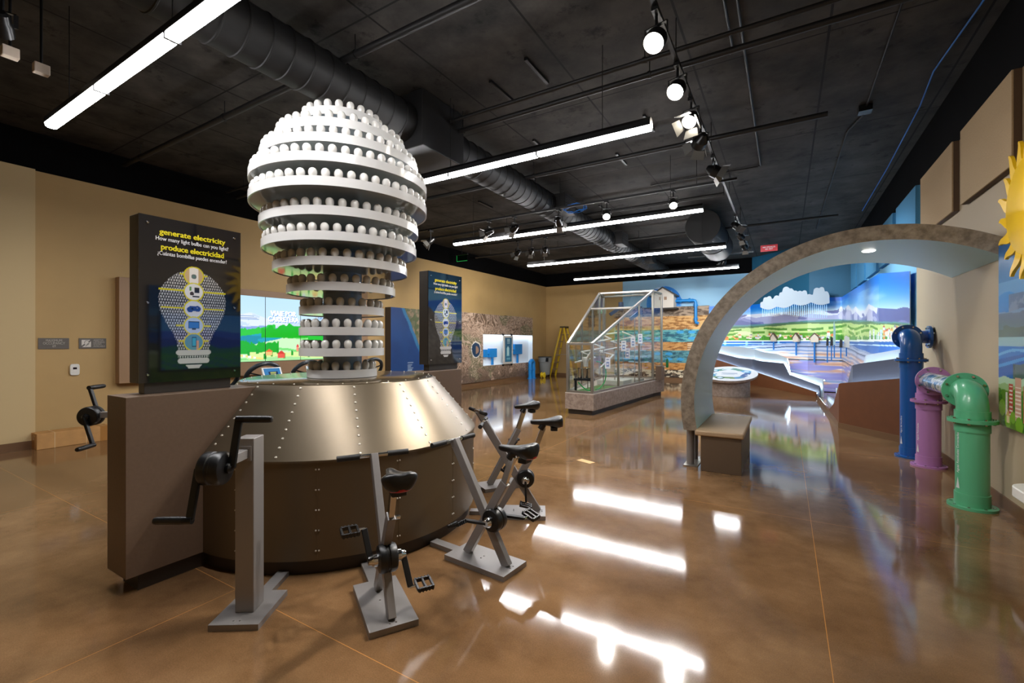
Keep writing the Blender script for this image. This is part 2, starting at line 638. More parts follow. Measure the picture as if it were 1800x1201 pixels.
# acoustic panels on the right wall
M_AC = mat('tan_acoustic_fabric', (186, 160, 124), 0.85, noise=(90, 0.06))
M_ACB = mat('blue_acoustic_fabric', (72, 140, 184), 0.85, noise=(90, 0.06))
M_ACE = mat('brown_panel_edge', (96, 74, 54), 0.7)
acs = [(3.80, 5.16, 'tan fabric wall panel high up at the right edge above the yellow sun'),
       (5.43, 6.74, 'large tan fabric wall panel directly above the right end of the stone arch'),
       (7.03, 8.44, 'tan fabric wall panel next to the first blue one, above the arch'),
       (8.73, 10.1, 'nearest blue fabric wall panel high on the right wall'),
       (10.4, 11.8, 'second blue fabric wall panel high on the right wall, partly above the arch'),
       (12.1, 13.5, 'third blue fabric wall panel, seen under the arch above the mural'),
       (13.8, 15.1, 'fourth blue fabric wall panel, seen under the arch above the mural'),
       (15.3, 16.4, 'farthest blue fabric wall panel beside the chamfered corner')]
for i, (y0, y1, lb) in enumerate(acs):
    t = thing('acoustic_panel', lb, 'wall panel', (XR, (y0 + y1) / 2, 2.98), 0, 'fabric panels along the right wall')
    h = (y1 - y0) / 2
    f = MB().box(-.065, -.05, -h, h, 0, .8).build('fabric_face', M_AC if i < 3 else M_ACB, t, smooth=0, bevel=.004)
    MB().box(-.05, -.001, -h, h, 0, .8).build('edge_frame', M_ACE if i < 3 else M_ACB, t, smooth=0)
# ================================================================== the electricity pedestal
CX, CY = -3.37, 2.69
ped = thing('round_pedestal', 'big round bronze metal pedestal with riveted cone under the light bulb tower', 'display pedestal', (CX, CY, 0))
M_RIVET = mat('silver_rivet', (214, 208, 196), 0.4, 0.4)
R0, R1, ZR, ZTOP = 1.17, 0.79, 0.74, 1.19
def rivet(mb, p, n, r=.0105):
    mb.use(1).cyl(Vector(p) - Vector(n) * .003, Vector(p) + Vector(n) * .006, r, r * .55, 8)
    mb.use(0)
mb = MB().lathe([(1.12, 0.0), (1.12, .1)], 96)
mb.build('toe_kick', M_KICK, ped)
mb = MB().lathe([(1.10, .1), (R0 - .012, .1), (R0 - .012, ZR - .006), (1.0, ZR - .004)], 128)
for k in range(14):                                          # rivet columns along the sheet seams
    a = R(-149 + k * 360 / 14)
    for da in (-.008, .008):
        for z in (.16, .29, .42, .55, .68):
            c, s_ = math.cos(a + da), math.sin(a + da)
            rivet(mb, ((R0 - .012) * c, (R0 - .012) * s_, z), (c, s_, 0), .007)
    c, s_ = math.cos(a), math.sin(a)
    t_ = Vector((-s_, c, 0))
    mb.beam(Vector(((R0 - .0125) * c, (R0 - .0125) * s_, .11)), Vector(((R0 - .0125) * c, (R0 - .0125) * s_, ZR - .01)), .003, .003, up=(c, s_, 0))
mb.build('drum_skirt', [M_BRONZED, M_RIVET], ped)
mb = MB().lathe([(R0 - .02, ZR - .012), (R0, ZR - .012), (R0, ZR), (R1 + .004, ZTOP - .006), (R1 - .1, ZTOP - .012)], 128)
nv = Vector((R0 - R1, 0, ZTOP - ZR)).normalized()
for k in range(14):
    a = R(-149 + 13 + k * 360 / 14)
    c, s_ = math.cos(a), math.sin(a)
    for j in range(9):
        f = .05 + j * .9 / 8
        r = R0 + (R1 - R0) * f
        z = ZR + (ZTOP - ZR) * f
        n = Vector((c * (ZTOP - ZR), s_ * (ZTOP - ZR), R0 - R1)).normalized()
        rivet(mb, (r * c, r * s_, z), n)
mb.build('riveted_cone', [M_BRONZE, M_RIVET], ped)
mb = MB().lathe([(0.0, ZTOP), (R1 - .012, ZTOP), (R1 - .004, ZTOP - .004), (R1 - .004, ZTOP - .012)], 128)
for k in range(28):
    a = 2 * PI * k / 28
    rivet(mb, ((R1 - .03) * math.cos(a), (R1 - .03) * math.sin(a), ZTOP), (0, 0, 1), .007)
mb.build('round_top', [mat('bronze_polished_top', (128, 112, 88), 0.16, 0.8), M_RIVET], ped)
# the two wing walls that run out from the drum
WX0, WX1, WY0, WY1 = -3.585, -3.315, 1.12, 4.35
for nm, y0, y1 in (('wing_wall', WY0, CY - .6), ('wing_wall', CY + .6, WY1)):
    MB().box(WX0 - CX, WX1 - CX, y0 - CY, y1 - CY, .1, 1.17).build(nm, M_TAUPE, ped, smooth=0, bevel=.003)
for y0, y1 in ((WY0 + .07, CY - .6), (CY + .6, WY1 - .07)):
    MB().box(WX0 - CX + .03, WX1 - CX - .03, y0 - CY, y1 - CY, 0, .1).build('wing_kick', M_KICK, ped, smooth=0)

# ------------------------------------------------------------------ light bulb tower
tower = thing('light_bulb_tower', 'tower of stacked white rings set with light bulbs, shaped like one giant bulb', 'light bulb sculpture', (CX, CY, ZTOP))
M_MIRR = mat('grey_gloss_acrylic', (168, 175, 175), 0.06, 0.16)
M_COLM = mat('blue_grey_column_sheet', (150, 166, 186), 0.2, 0.1)
M_BULB = mat('frosted_bulb_glass', (218, 216, 210), 0.2, coat=0.3)
M_BULBN = mat('bulb_collar_plastic', (214, 210, 202), 0.4)
TIERS = [(.35, 3.345, 3.418), (.545, 3.159, 3.232), (.655, 2.988, 3.065), (.732, 2.81, 2.89), (.732, 2.628, 2.71), (.657, 2.437, 2.518), (.64, 2.25, 2.332),
         (.557, 2.076, 2.158), (.452, 1.89, 1.974), (.355, 1.722, 1.795), (.355, 1.552, 1.618), (.355, 1.378, 1.444), (.293, 1.193, 1.262)]
MB().lathe([(.162, 0.001), (.162, 3.35 - ZTOP)], 48).build('column', M_COLM, tower)
bulb_pts = []
for r, z0, z1 in TIERS:
    z0 = max(z0, z1 - .068) - ZTOP; z1 -= ZTOP
    mb = MB().lathe([(r - .012, z0 + .002), (r, z0), (r, z1), (r - .008, z1), (r - .008, z0 + .012)], 96)
    t = mb.build('tier_ring', M_WHITE, tower)
    mb = MB().lathe([(r - .01, z0 + .012), (r - .01, z0 + .006), (.15, z0 + .006)], 96)
    mb.use(1).lathe([(.15, z0 + .014), (r - .01, z0 + .014), (r - .01, z0 + .012)], 96).lathe([(r - .008, z1 - .034), (r - .08, z1 - .034), (r - .08, z0 + .012)], 96)
    mb.build('tier_shelf', [M_MIRR, M_WHITE], t)
    n = int(round(2 * PI * (r - .04) / .09))
    off = random.random()
    for i in range(n):
        a = 2 * PI * (i + off) / n
        bulb_pts.append(((r - .04) * math.cos(a), (r - .04) * math.sin(a), z1 - .042))
prof = [(.0, -.001), (.019, 0), (.02, .014), (.022, .03), (.026, .046), (.0305, .062), (.032, .077), (.030, .091), (.023, .104), (.012, .111), (0, .1135)]
def bulb_mesh(n, full=True):
    mb = MB()
    mb.use(1).lathe(prof[:5], n)
    mb.use(0).lathe(prof[4:], n)
    return mb
b0 = bulb_mesh(16).build('bulb', [M_BULB, M_BULBN], tower, smooth=50)
# the hundred best seen bulbs are single parts, the rest one mesh
toc = Vector((0 - CX, 0 - CY, 0)).normalized()
def seen(p):
    d = Vector((p[0], p[1], 0))
    return d.normalized().dot(toc) - .10 * (p[2] > 1.6)
order = sorted(bulb_pts, key=lambda p: -seen(p))
for i, p in enumerate(order[:100]):
    o = b0 if i == 0 else b0.copy()
    if i: COL.objects.link(o)
    o.location = p
    o.rotation_euler = (0, 0, random.random() * 6)
rest = MB()
proto = bulb_mesh(12)
for p in order[100:]:
    k = len(rest.v)
    rest.v += [(v[0] + p[0], v[1] + p[1], v[2] + p[2]) for v in proto.v]
    rest.f += [tuple(i + k for i in f) for f in proto.f]
    rest.m += proto.m
ro = rest.build('bulb_rows', [M_BULB, M_BULBN], tower, smooth=50)
ro['kind'] = 'stuff'

# ------------------------------------------------------------------ the two sign boxes on the wings
SW, SH = .61, 1.05
def bulb_halfwidth(y):
    """outline of the big bulb on the poster; y up from poster bottom in metres"""
    yy = np.asarray(y)
    t = (yy - .135) / .595
    ctl = np.array([0, .08, .2, .32, .42, .55, .68, .8, .9, .96, 1.0])
    wid = np.array([.095, .093, .10, .128, .165, .196, .203, .185, .142, .10, .04])
    return np.where((t >= 0) & (t <= 1), np.interp(t, ctl, wid), 0)
def poster(X, Y):
    k = Ink(X, Y, (20, 22, 27))
    k.on(Y < .26 + .06 * n1(X * 7, 3), (27, 26, 27))
    cx = SW / 2
    hw = bulb_halfwidth(Y)
    inside = np.abs(X - cx) < hw
    px, py = .0145, .0185
    row = np.floor(Y / py)
    u = ((X - cx + (row % 2) * px / 2) / px) % 1 - .5
    v = (Y / py) % 1 - .5
    icon = ((u ** 2 + ((v - .12) * 1.1) ** 2) < .085) | ((np.abs(u) < .12) & (v < 0) & (v > -.42))
    k.on(inside & icon, (196, 198, 200))
    k.on(inside & ~icon, (62, 64, 68))
    for yy, ww in ((.705, .085), (.595, .2), (.48, .19), (.365, .105), (.262, .09)):
        k.on((np.abs(Y - yy) < .0055) & (np.abs(X - cx) < ww), (206, 196, 30))
    cent = [(.700, (232, 228, 222)), (.592, (222, 224, 224)), (.477, (205, 212, 224)), (.365, (176, 196, 226)), (.255, (96, 150, 170))]
    for i, (yc, bgc) in enumerate(cent):
        k.disc(cx, yc, .062, (206, 196, 30))
        k.disc(cx, yc, .054, bgc)
        d = (X - cx) ** 2 + (Y - yc) ** 2 < .054 ** 2
        if i == 0:      # washing machine
            k.on(d & (np.abs(X - cx) > .026), (196, 168, 124))
            k.ring(cx, yc - .005, .012, .016, (90, 94, 98)); k.disc(cx, yc - .005, .012, (88, 118, 116))
        elif i == 1:    # coffee maker
            k.rect(cx + .002, cx + .032, yc - .005, yc + .03, (40, 40, 42)); k.rect(cx - .01, cx + .032, yc - .036, yc - .026, (40, 40, 42))
            k.disc(cx - .012, yc - .012, .013, (70, 60, 54)); k.rect(cx - .028, cx - .016, yc + .006, yc + .034, (96, 150, 86))
        elif i == 2:    # game pad
            k.disc(cx - .022, yc - .004, .02, (34, 66, 140)); k.disc(cx + .022, yc + .002, .02, (34, 66, 140))
            k.on(d & (np.abs(X - cx) < .028) & (Y > yc - .012) & (Y < yc + .02), (34, 66, 140)); k.disc(cx - .01, yc + .002, .006, (20, 30, 60)); k.disc(cx + .02, yc + .008, .004, (140, 150, 180))
        elif i == 3:    # television
            k.rect(cx - .034, cx + .034, yc - .018, yc + .028, (34, 44, 62)); k.rect(cx - .03, cx + .03, yc - .014, yc + .024, (52, 112, 190)); k.rect(cx - .012, cx + .012, yc - .026, yc - .018, (60, 62, 66))
        else:           # phone in a hand
            k.rect(cx - .012, cx + .014, yc - .032, yc + .034, (40, 66, 96)); k.rect(cx - .009, cx + .011, yc - .026, yc + .028, (70, 170, 200)); k.on(d & (X > cx + .014) & (X < cx + .03) & (Y < yc + .012), (206, 160, 130))
    for yc, hwid, hh in ((.186, .105, .018), (.130, .095, .018)):
        q = np.maximum(np.abs(X - cx) - (hwid - hh), 0) ** 2 + (Y - yc) ** 2
        k.on(q < hh * hh, (196, 196, 196))
    k.on((Y < .103) & (Y > .078) & (np.abs(X - cx) < .05 - (.103 - Y) * .8), (196, 196, 196))
    return k
M_POST = print_mat('glossy_poster_print', 0.04, spec=0.9)
M_SIGNBOX = mat('dark_grey_sign_metal', (74, 70, 66), 0.4, 0.5)
M_YEL = mat('yellow_lettering', (226, 212, 28), 0.4)
M_WLET = mat('white_lettering', (226, 226, 226), 0.4)
def sign(label, y0, xf):
    root = thing('sign_box', label, 'sign', (xf - .07, y0 + SW / 2, 1.171), 0, 'upright signs on the pedestal wings')
    MB().box(-.035, .045, -SW / 2 + .035, SW / 2 - .06, 0, .075).build('foot', M_SIGNBOX, root, smooth=0, bevel=.002)
    MB().box(-.07, .055, -SW / 2, SW / 2, .07, .07 + SH).build('box', M_SIGNBOX, root, smooth=0, bevel=.004)
    fr = Frame((.0555, -SW / 2, .07), (0, 1, 0), (0, 0, 1))
    p = graphic('poster', root, lambda x, y, d: fr.p(x, y, .009 + d), SW, SH, .003, poster, M_POST, thick=.008, side=(30, 32, 36))
    z = .0095
    lettering('lettering', 'generate electricity', .050, fr, SW / 2, SH - .092, z, M_YEL, p, bold=.0018, fit=.395).__setitem__('label', 'yellow heading lettering')
    lettering('lettering', 'How many light bulbs can you light?', .036, fr, SW / 2, SH - .136, z, M_WLET, p, bold=.0004, fit=.435)
    lettering('lettering', 'produce electricidad', .050, fr, SW / 2, SH - .188, z, M_YEL, p, bold=.0018, fit=.375)
    lettering('lettering', '¿Cuántas bombillas puedes encender?', .036, fr, SW / 2, SH - .229, z, M_WLET, p, bold=.0004, fit=.415)
    for sx in (.045, SW - .045):
        for sy in (.05, .5, SH - .05):
            q = fr.p(sx, sy, .009)
            MB().cyl(q, q + fr.n * .008, .009, .006, 12).build('stud', M_CHROME, root)
    return root
sign('tall dark light bulb poster sign on the near wing, left of the bulb tower', 1.215, -3.40)
sign('tall dark light bulb poster sign on the far wing, right of the bulb tower', 3.86, -3.40)
# ================================================================== pedal generators
M_SADDLE = mat('black_saddle_vinyl', (18, 18, 19), 0.33)
M_RED = mat('red_reflector', (170, 24, 26), 0.3)
M_RUB = mat('black_rubber_grip', (16, 16, 16), 0.6)
def saddle_mesh():
    st = [(-.145, .012, -.012, .012), (-.135, .022, -.022, .018), (-.10, .027, -.028, .02), (-.055, .032, -.032, .02), (-.01, .048, -.038, .02), (.035, .076, -.05, .024), (.075, .094, -.062, .034),
          (.105, .094, -.066, .042), (.128, .078, -.06, .04), (.138, .05, -.045, .03)]
    n = 16
    mb = MB()
    vs = []
    for x, w, zb, zt in st:
        for j in range(n):
            a = 2 * PI * j / n
            c, s_ = math.cos(a), math.sin(a)
            y = w * (abs(c) ** .8) * (1 if c > 0 else -1)
            z = (zt if s_ > 0 else -zb) * (abs(s_) ** .75) * (1 if s_ > 0 else -1)
            if s_ > 0 and x > -.06:
                z -= .014 * math.exp(-(y / .018) ** 2)          # groove down the middle
            if s_ < 0:
                y *= .86
            vs.append((x, y, z))
    fs = []
    for i in range(len(st) - 1):
        for j in range(n):
            j2 = (j + 1) % n
            fs.append((i * n + j, (i + 1) * n + j, (i + 1) * n + j2, i * n + j2))
    fs += [tuple(range(n)), tuple(range(len(st) * n - 1, (len(st) - 1) * n - 1, -1))]
    return mb.add(vs, fs)

def pedal(parent, c, ang):
    mb = MB()
    for x in (-.042, .042):
        mb.cbox((x, 0, 0), .012, .09, .022)
    for y in (-.042, 0, .042):
        mb.cbox((0, y, 0), .08, .012, .018)
    for x in (-.045, .045):
        for i in range(5):
            mb.cbox((x, -.036 + i * .018, .0), .014, .007, .026)
    mb.tf(Matrix.Translation(c) @ Matrix.Rotation(ang, 4, 'Y'))
    return mb.build('pedal', M_DARK, parent, bevel=.002)

def bike(label, rmid, ang, crank, stem=.16):
    a = R(ang)
    root = thing('pedal_generator_bike', label, 'exercise bike', (CX + rmid * math.cos(a), CY + rmid * math.sin(a), 0), a, 'pedal generators around the pedestal')
    mb = MB().box(-.255, .255, -.127, .127, 0, .034)
    for y in (-.016, .016):
        mb.cyl((.225, y, .034), (.225, y, .039), .006, .004, 8)
        mb.cyl((-.02, y, .034), (-.02, y, .039), .006, .004, 8)
    mb.build('base_plate', M_GREYTUBE, root, smooth=30)
    MB().box(-(rmid - 1.14), -.256, -.035, .035, 0, .03).build('tie_bar', M_GREYTUBE, root, smooth=0)
    top = Vector((-.28, 0, .80))
    MB().beam((.19, 0, .034), top, .062, .042, up=(0, 1, 0)).build('handle_post', M_GREYTUBE, root, smooth=0, bevel=.003)
    # tube that carries the saddle, with its telescoping stem
    s0, s1 = Vector((-.155, 0, .034)), Vector((.175, 0, .575))
    dr = (s1 - s0).normalized()
    sp = MB().beam(s0, s1, .058, .042, up=(0, 1, 0)).build('seat_tube', M_GREYTUBE, root, smooth=0, bevel=.003)
    MB().beam(s1 - dr * .03, s1 + dr * (stem + .02) + Vector((-.03, 0, .03)), .044, .03, up=(0, 1, 0)).build('seat_stem', M_CHROME, sp, smooth=0, bevel=.002)
    MB().cyl(s1 - dr * .02 + Vector((0, .03, 0)), s1 - dr * .02 + Vector((0, .05, 0)), .012, .012, 10).build('stem_knob', M_CHROME, sp)
    e = s1 + dr * (stem + .03) + Vector((-.035, 0, .045))
    mb = saddle_mesh().tf(Matrix.Translation(e + Vector((.03, 0, .03))) @ Matrix.Rotation(R(-4), 4, 'Y'))
    sd = mb.build('saddle', M_SADDLE, root, smooth=60)
    md = sd.modifiers.new('soft', 'SUBSURF'); md.levels = 1; md.render_levels = 1
    mb = MB().cyl(e - dr * .05, e + dr * .01, .03, .026, 12)
    mb.cbox(e + Vector((.09, 0, -.035)), .06, .075, .035)
    mb.build('saddle_clamp', M_DARK, root, bevel=.006)
    pts = [e + Vector((.03 + .131 * math.cos(t), .085 * math.sin(t), -.010)) for t in [R(x) for x in range(-35, 36, 7)]]
    rl = MB().tube(pts, .009, 6).build('reflector_strip', M_RED, root)
    rl['label'] = 'red reflector strip'
    # handlebar
    hb = MB().cyl(top + Vector((-.005, -.2, -.005)), top + Vector((-.005, .2, -.005)), .013, n=12).build('handlebar', M_CHROME, root)
    for sg in (-1, 1):
        MB().cyl(top + Vector((-.005, sg * .085, -.005)), top + Vector((-.005, sg * .215, -.005)), .018, n=14).build('grip', M_RUB, hb)
    # generator hub and cranks
    hub = Vector((.085, 0, .315))
    mb = MB().lathe([(0, -.052), (.05, -.052), (.07, -.046), (.076, -.035), (.076, -.008), (.071, -.004), (.071, .004), (.076, .008), (.076, .035), (.07, .046), (.05, .052), (0, .052)], 36, hub, 'y')
    h = mb.build('generator_hub', M_DARK, root)
    for sg in (-1, 1):
        MB().lathe([(0, sg * .10), (.022, sg * .10), (.026, sg * .085), (.034, sg * .075), (.034, sg * .052)], 18, hub, 'y').build('axle_nut', M_CHROME, h)
    for sg in (-1, 1):
        th = R(crank) + (0 if sg > 0 else PI)
        p0 = hub + Vector((0, sg * .088, 0))
        p1 = p0 + Vector((math.cos(th), 0, math.sin(th))) * .17 + Vector((0, sg * .02, 0))
        c = MB().beam(p0, p1, .018, .032, up=(0, 1, 0)).build('crank_arm', M_DARK, root, smooth=0, bevel=.004)
        MB().cyl(p1 + Vector((0, -sg * .005, 0)), p1 + Vector((0, sg * .04, 0)), .007, n=8).build('pedal_axle', M_CHROME, c)
        pedal(c, p1 + Vector((0, sg * .075, 0)), R(random.uniform(-25, 25)))
    return root
bike('pedal generator bike nearest the camera, directly in front of the drum', 1.665, -31.1, -62)
bike('pedal generator bike second from the left, its cranks held level beside the drum', 1.63, -5.0, 4)
bike('pedal generator bike third from the left, its cranks standing upright', 1.54, 27.7, 92)
bike('farthest pedal generator bike, half hidden behind the others, its saddle highest in view', 1.57, 56.9, 40, .17)

def crank_stand(label, r0, ang, crank, ext=0.0):
    a = R(ang)
    root = thing('hand_crank_stand', label, 'hand crank', (CX + r0 * math.cos(a), CY + r0 * math.sin(a), 0), a, 'hand cranks beside the pedestal')
    mb = MB().box(-.17, .16, -.128, .128, 0, .032)
    for y in (-.016, .016):
        mb.cyl((.125, y, .032), (.125, y, .037), .006, .004, 8)
    mb.box(.065, .162, -.001, .001, .03, .0335)
    mb.build('base_plate', M_GREYTUBE, root, smooth=30)
    MB().box(-(r0 - 1.13), -.171, -.036, .036, 0, .03).build('tie_bar', M_GREYTUBE, root, smooth=0)
    MB().box(-.055, .055, -.05, .05, .032, .975).build('post', M_GREYTUBE, root, smooth=0, bevel=.004)
    mb = MB().box(.055, .24 + ext, -.024, .024, .87, .918)
    mb.box(.055, .062, -.04, .04, .855, .935)
    mb.build('arm', M_GREYTUBE, root, smooth=0, bevel=.002)
    hub = Vector((.31 + ext, 0, .885))
    mb = MB().lathe([(0, -.058), (.052, -.058), (.074, -.05), (.08, -.04), (.08, -.01), (.074, -.006), (.074, .006), (.08, .01), (.08, .04), (.074, .05), (.052, .058), (0, .058)], 36, hub, 'y')
    h = mb.build('generator_hub', M_DARK, root)
    for sg in (-1, 1):
        MB().lathe([(0, sg * .082), (.012, sg * .082), (.026, sg * .072), (.026, sg * .058)], 16, hub, 'y').build('axle_cap', M_BLKSAT, h)
        th = R(crank) + (0 if sg > 0 else PI)
        p0 = hub + Vector((0, sg * .078, 0))
        p1 = p0 + Vector((math.cos(th), 0, math.sin(th))) * .235
        c = MB().beam(p0, p1, .02, .036, up=(0, 1, 0)).build('crank_arm', M_BLKSAT, root, smooth=0, bevel=.005)
        MB().cyl(p1 - Vector((0, sg * .012, 0)), p1 + Vector((0, sg * .035, 0)), .018, n=12).build('crank_elbow', M_BLKSAT, c)
        MB().lathe([(0, .02 * sg), (.017, .022 * sg), (.019, .04 * sg), (.018, .15 * sg), (.015, .162 * sg), (0, .165 * sg)], 14, p1, 'y').build('handle', M_DARK, c)
    return root
crank_stand('grey hand crank stand in front of the near wing wall, left of the nearest bike', 1.526, -57.0, 106)
crank_stand('hand crank hidden behind the near wing wall, its black wheel sticking out', 1.56, 219.2, 254, .12)
# ================================================================== stone arch with bench
AXC, AZC, RO, RI, AY0, AY1 = .79, .785, 1.87, 1.72, 5.75, 7.30
M_SOFFIT = mat('ribbed_glow_tinted_laminate', (178, 210, 208), 0.34, bump=(300, 0.05))  # teal tint in the colour stands in for the mural's glow
arch = thing('stone_arch', 'big half arch in mottled stone laminate that springs from the bench to the right wall', 'arch', (-.98, (AY0 + AY1) / 2, 0))
off = Vector((-.98, (AY0 + AY1) / 2, 0))
a_end_o = math.acos((XR - .004 - AXC) / RO)
a_end_i = math.acos((XR - .004 - AXC) / RI)
a_st_o = PI + math.asin((AZC - .44) / RO)
a_st_i = PI + math.asin((AZC - .44) / RI)
N_ = 72
po = [(AXC + RO * math.cos(a_st_o + (a_end_o - a_st_o) * i / N_), AZC + RO * math.sin(a_st_o + (a_end_o - a_st_o) * i / N_)) for i in range(N_ + 1)]
pi_ = [(AXC + RI * math.cos(a_st_i + (a_end_i - a_st_i) * i / N_), AZC + RI * math.sin(a_st_i + (a_end_i - a_st_i) * i / N_)) for i in range(N_ + 1)]
mb = MB()
vs = []
for (ox, oz), (ix, iz) in zip(po, pi_):
    for x, y, z in ((ox, AY0, oz), (ix, AY0, iz), (ox, AY1, oz), (ix, AY1, iz)):
        vs.append((x - off.x, y - off.y, z))
fs, sof = [], []
for i in range(N_):
    k, l = i * 4, i * 4 + 4
    fs += [(k, k + 1, l + 1, l), (k + 2, l + 2, l + 3, k + 3), (k, l, l + 2, k + 2)]
fs += [(0, 2, 3, 1), (N_ * 4, N_ * 4 + 1, N_ * 4 + 3, N_ * 4 + 2)]
mb.add(vs, fs)
mb.build('arch_body', M_STONE, arch)
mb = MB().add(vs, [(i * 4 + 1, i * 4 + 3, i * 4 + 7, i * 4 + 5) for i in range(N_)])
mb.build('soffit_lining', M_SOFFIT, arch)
# columns and plate under its foot
for y in (AY0 + .13, AY0 + .42):
    MB().cyl((-.995 - off.x, y - off.y, .012), (-.995 - off.x, y - off.y, .45), .043, n=24).build('column', M_GREYTUBE, arch)
mb = MB().box(-1.06 - off.x, -.90 - off.x, AY0 + .02 - off.y, AY0 + .55 - off.y, 0, .012)
for y in (.08, .48):
    mb.cyl((-.93 - off.x, AY0 + y - off.y, .012), (-.93 - off.x, AY0 + y - off.y, .018), .009, n=8)
mb.build('foot_plate', M_ALU, arch)
lt = thing('recessed_light', 'small round light set into the soffit of the stone arch', 'light', (AXC, 6.35, AZC + RI))
MB().lathe([(.0, -.012), (.05, -.012), (.06, -.006), (.062, .002)], 24).build('lens', emitter('arch_led', (255, 252, 244), 9.0), lt)
ld = bpy.data.lights.new('arch_lamp', 'SPOT'); ld.energy = 18; ld.spot_size = R(110); ld.spot_blend = .6; ld.shadow_soft_size = .05
lo = bpy.data.objects.new('lamp', ld); COL.objects.link(lo); lo.parent = lt; lo.location = (0, 0, -.03)
# bench block standing inside the arch foot
bench = thing('bench', 'brown block bench with a tan padded seat standing inside the arch foot', 'bench', (-.6, 6.4, 0))
MB().box(-.845 + .6, -.42 + .6, 5.655 - 6.4, 7.05 - 6.4, 0, .405).build('bench_box', mat('brown_bench_laminate', (96, 78, 60), 0.5), bench, smooth=0, bevel=.004)
mb = MB().box(-.905 + .6, -.395 + .6, 5.635 - 6.4, 7.08 - 6.4, .407, .468)
mb.build('seat_pad', mat('tan_seat_vinyl', (178, 150, 116), 0.6, noise=(120, .05)), bench, smooth=40, bevel=.016)

# ================================================================== big flanged pipes at the right wall
def flange(mb, c, ax, r, t=.022, bolts=8, rb=None):
    c, ax = Vector(c), Vector(ax).normalized()
    mb.cyl(c - ax * t / 2, c + ax * t / 2, r, n=40)
def bolts(parent, c, ax, rb, n, t=.022):
    c, ax = Vector(c), Vector(ax).normalized()
    x = ax.orthogonal().normalized(); y = ax.cross(x)
    b0 = None
    for i in range(n):
        a = 2 * PI * (i + .5) / n
        p = c + x * rb * math.cos(a) + y * rb * math.sin(a)
        if b0 is None:
            b0 = b = MB().cyl(-ax * (t / 2 + .014), ax * (t / 2 + .014), .011, n=6).build('bolt', M_CHROME, parent, smooth=0)
        else:
            b = b0.copy(); COL.objects.link(b)
        b.location = p
def big_pipe(label, x, y, m, hring, hax, sgn, arrow, text, wall=False):
    """vertical pipe on a floor flange, elbow towards +-y at height hax"""
    root = thing('flanged_pipe', label, 'pipe', (x, y, 0))
    r, rf = .114, .17
    mb = MB()
    flange(mb, (0, 0, .011), (0, 0, 1), rf)
    mb.cyl((0, 0, .01), (0, 0, .13), r + .008, n=40)
    mb.cyl((0, 0, .12), (0, 0, hring - .02), r, n=40)
    mb.cyl((0, 0, hring - .1), (0, 0, hring), r + .008, n=40)
    b = mb.build('upright', m, root)
    bolts(b, (0, 0, .014), (0, 0, 1), .142, 8, .004)
    mb = MB()
    flange(mb, (0, 0, hring), (0, 0, 1), rf, .03)
    mb.build('ring_flange', m, root)
    bolts(root, (0, 0, hring), (0, 0, 1), .142, 8, .03)
    rb = .15
    pts = [(0, 0, hring + .01), (0, 0, hax - rb)]
    pts += [(0, sgn * rb * (1 - math.cos(t)), hax - rb + rb * math.sin(t)) for t in [PI / 2 * i / 12 for i in range(1, 13)]]
    pts += [(0, sgn * (rb + .05), hax)]
    mb = MB().tube(pts, r - .004, 40)
    mb.cyl((0, 0, hring + .01), (0, 0, hring + .09), r + .008, n=40)
    mb.build('elbow', m, root, smooth=50)
    mb = MB()
    fc = (0, sgn * (rb + .06), hax)
    flange(mb, fc, (0, 1, 0), rf - .006, .03)
    mb.build('elbow_flange', m, root)
    bolts(root, fc, (0, 1, 0), .14, 8, .03)
    # printed wording running up the side towards the room
    th = R(203)
    d = Vector((math.cos(th), math.sin(th), 0))
    fr = Frame(d * (r + .0008), (0, 0, 1), Vector((-d.y, d.x, 0)) * -1)
    if (fr.n.dot(d)) < 0:
        fr = Frame(d * (r + .0008), (0, 0, 1), Vector((-d.y, d.x, 0)))
    lettering('lettering', text, .034, fr, .19 + .12, 0, 0, M_WLET, b, align='LEFT', wide=.9)
    mb = MB().ext([fr.p(.17, -.018, .001), fr.p(.27, 0, .001), fr.p(.17, .018, .001)], fr.n * .001)
    mb.build('arrow', M_WLET, b, smooth=0)
    if wall:
        p0 = Vector((0, sgn * (rb + .075), hax))
        w = XR - x - .004
        pts = [p0, p0 + Vector((0, sgn * .02, 0))] + [p0 + Vector((.11 * (1 - math.cos(t)), sgn * (.02 + .11 * math.sin(t)), 0)) for t in [PI / 2 * i / 8 for i in range(1, 9)]] + [p0 + Vector((w - .03, sgn * .13, 0))]
        MB().tube(pts, .085, 28).build('wall_branch', m, root, smooth=50)
        mb = MB(); fc = p0 + Vector((w - .038, sgn * .13, 0)); flange(mb, fc, (1, 0, 0), .15, .03); mb.build('wall_flange', m, root)
        bolts(root, fc, (1, 0, 0), .125, 8, .03)
    return root
big_pipe('tall blue flanged pipe at the right wall, farthest of the three', 1.40, 7.74, mat('blue_pipe_paint', (22, 92, 168), 0.28, coat=.3), 1.26, 1.56, 1, 1, 'Agua del Acuífero', wall=True)
big_pipe('short purple flanged pipe between the blue pipe and the green one', 1.475, 7.27, mat('purple_pipe_paint', (176, 122, 178), 0.32, coat=.3), .785, 1.04, -1, 1, 'Aguas Recicladas')
big_pipe('green flanged pipe nearest the camera at the right wall', 1.45, 5.68, mat('green_pipe_paint', (88, 172, 128), 0.32, coat=.3), .785, 1.04, 1, 1, 'Aguas Residuales Conectadas')
link = thing('connecting_pipe', 'shiny patterned pipe lying level between the purple elbow and the green elbow', 'pipe', (1.445, 6.48, 1.04))
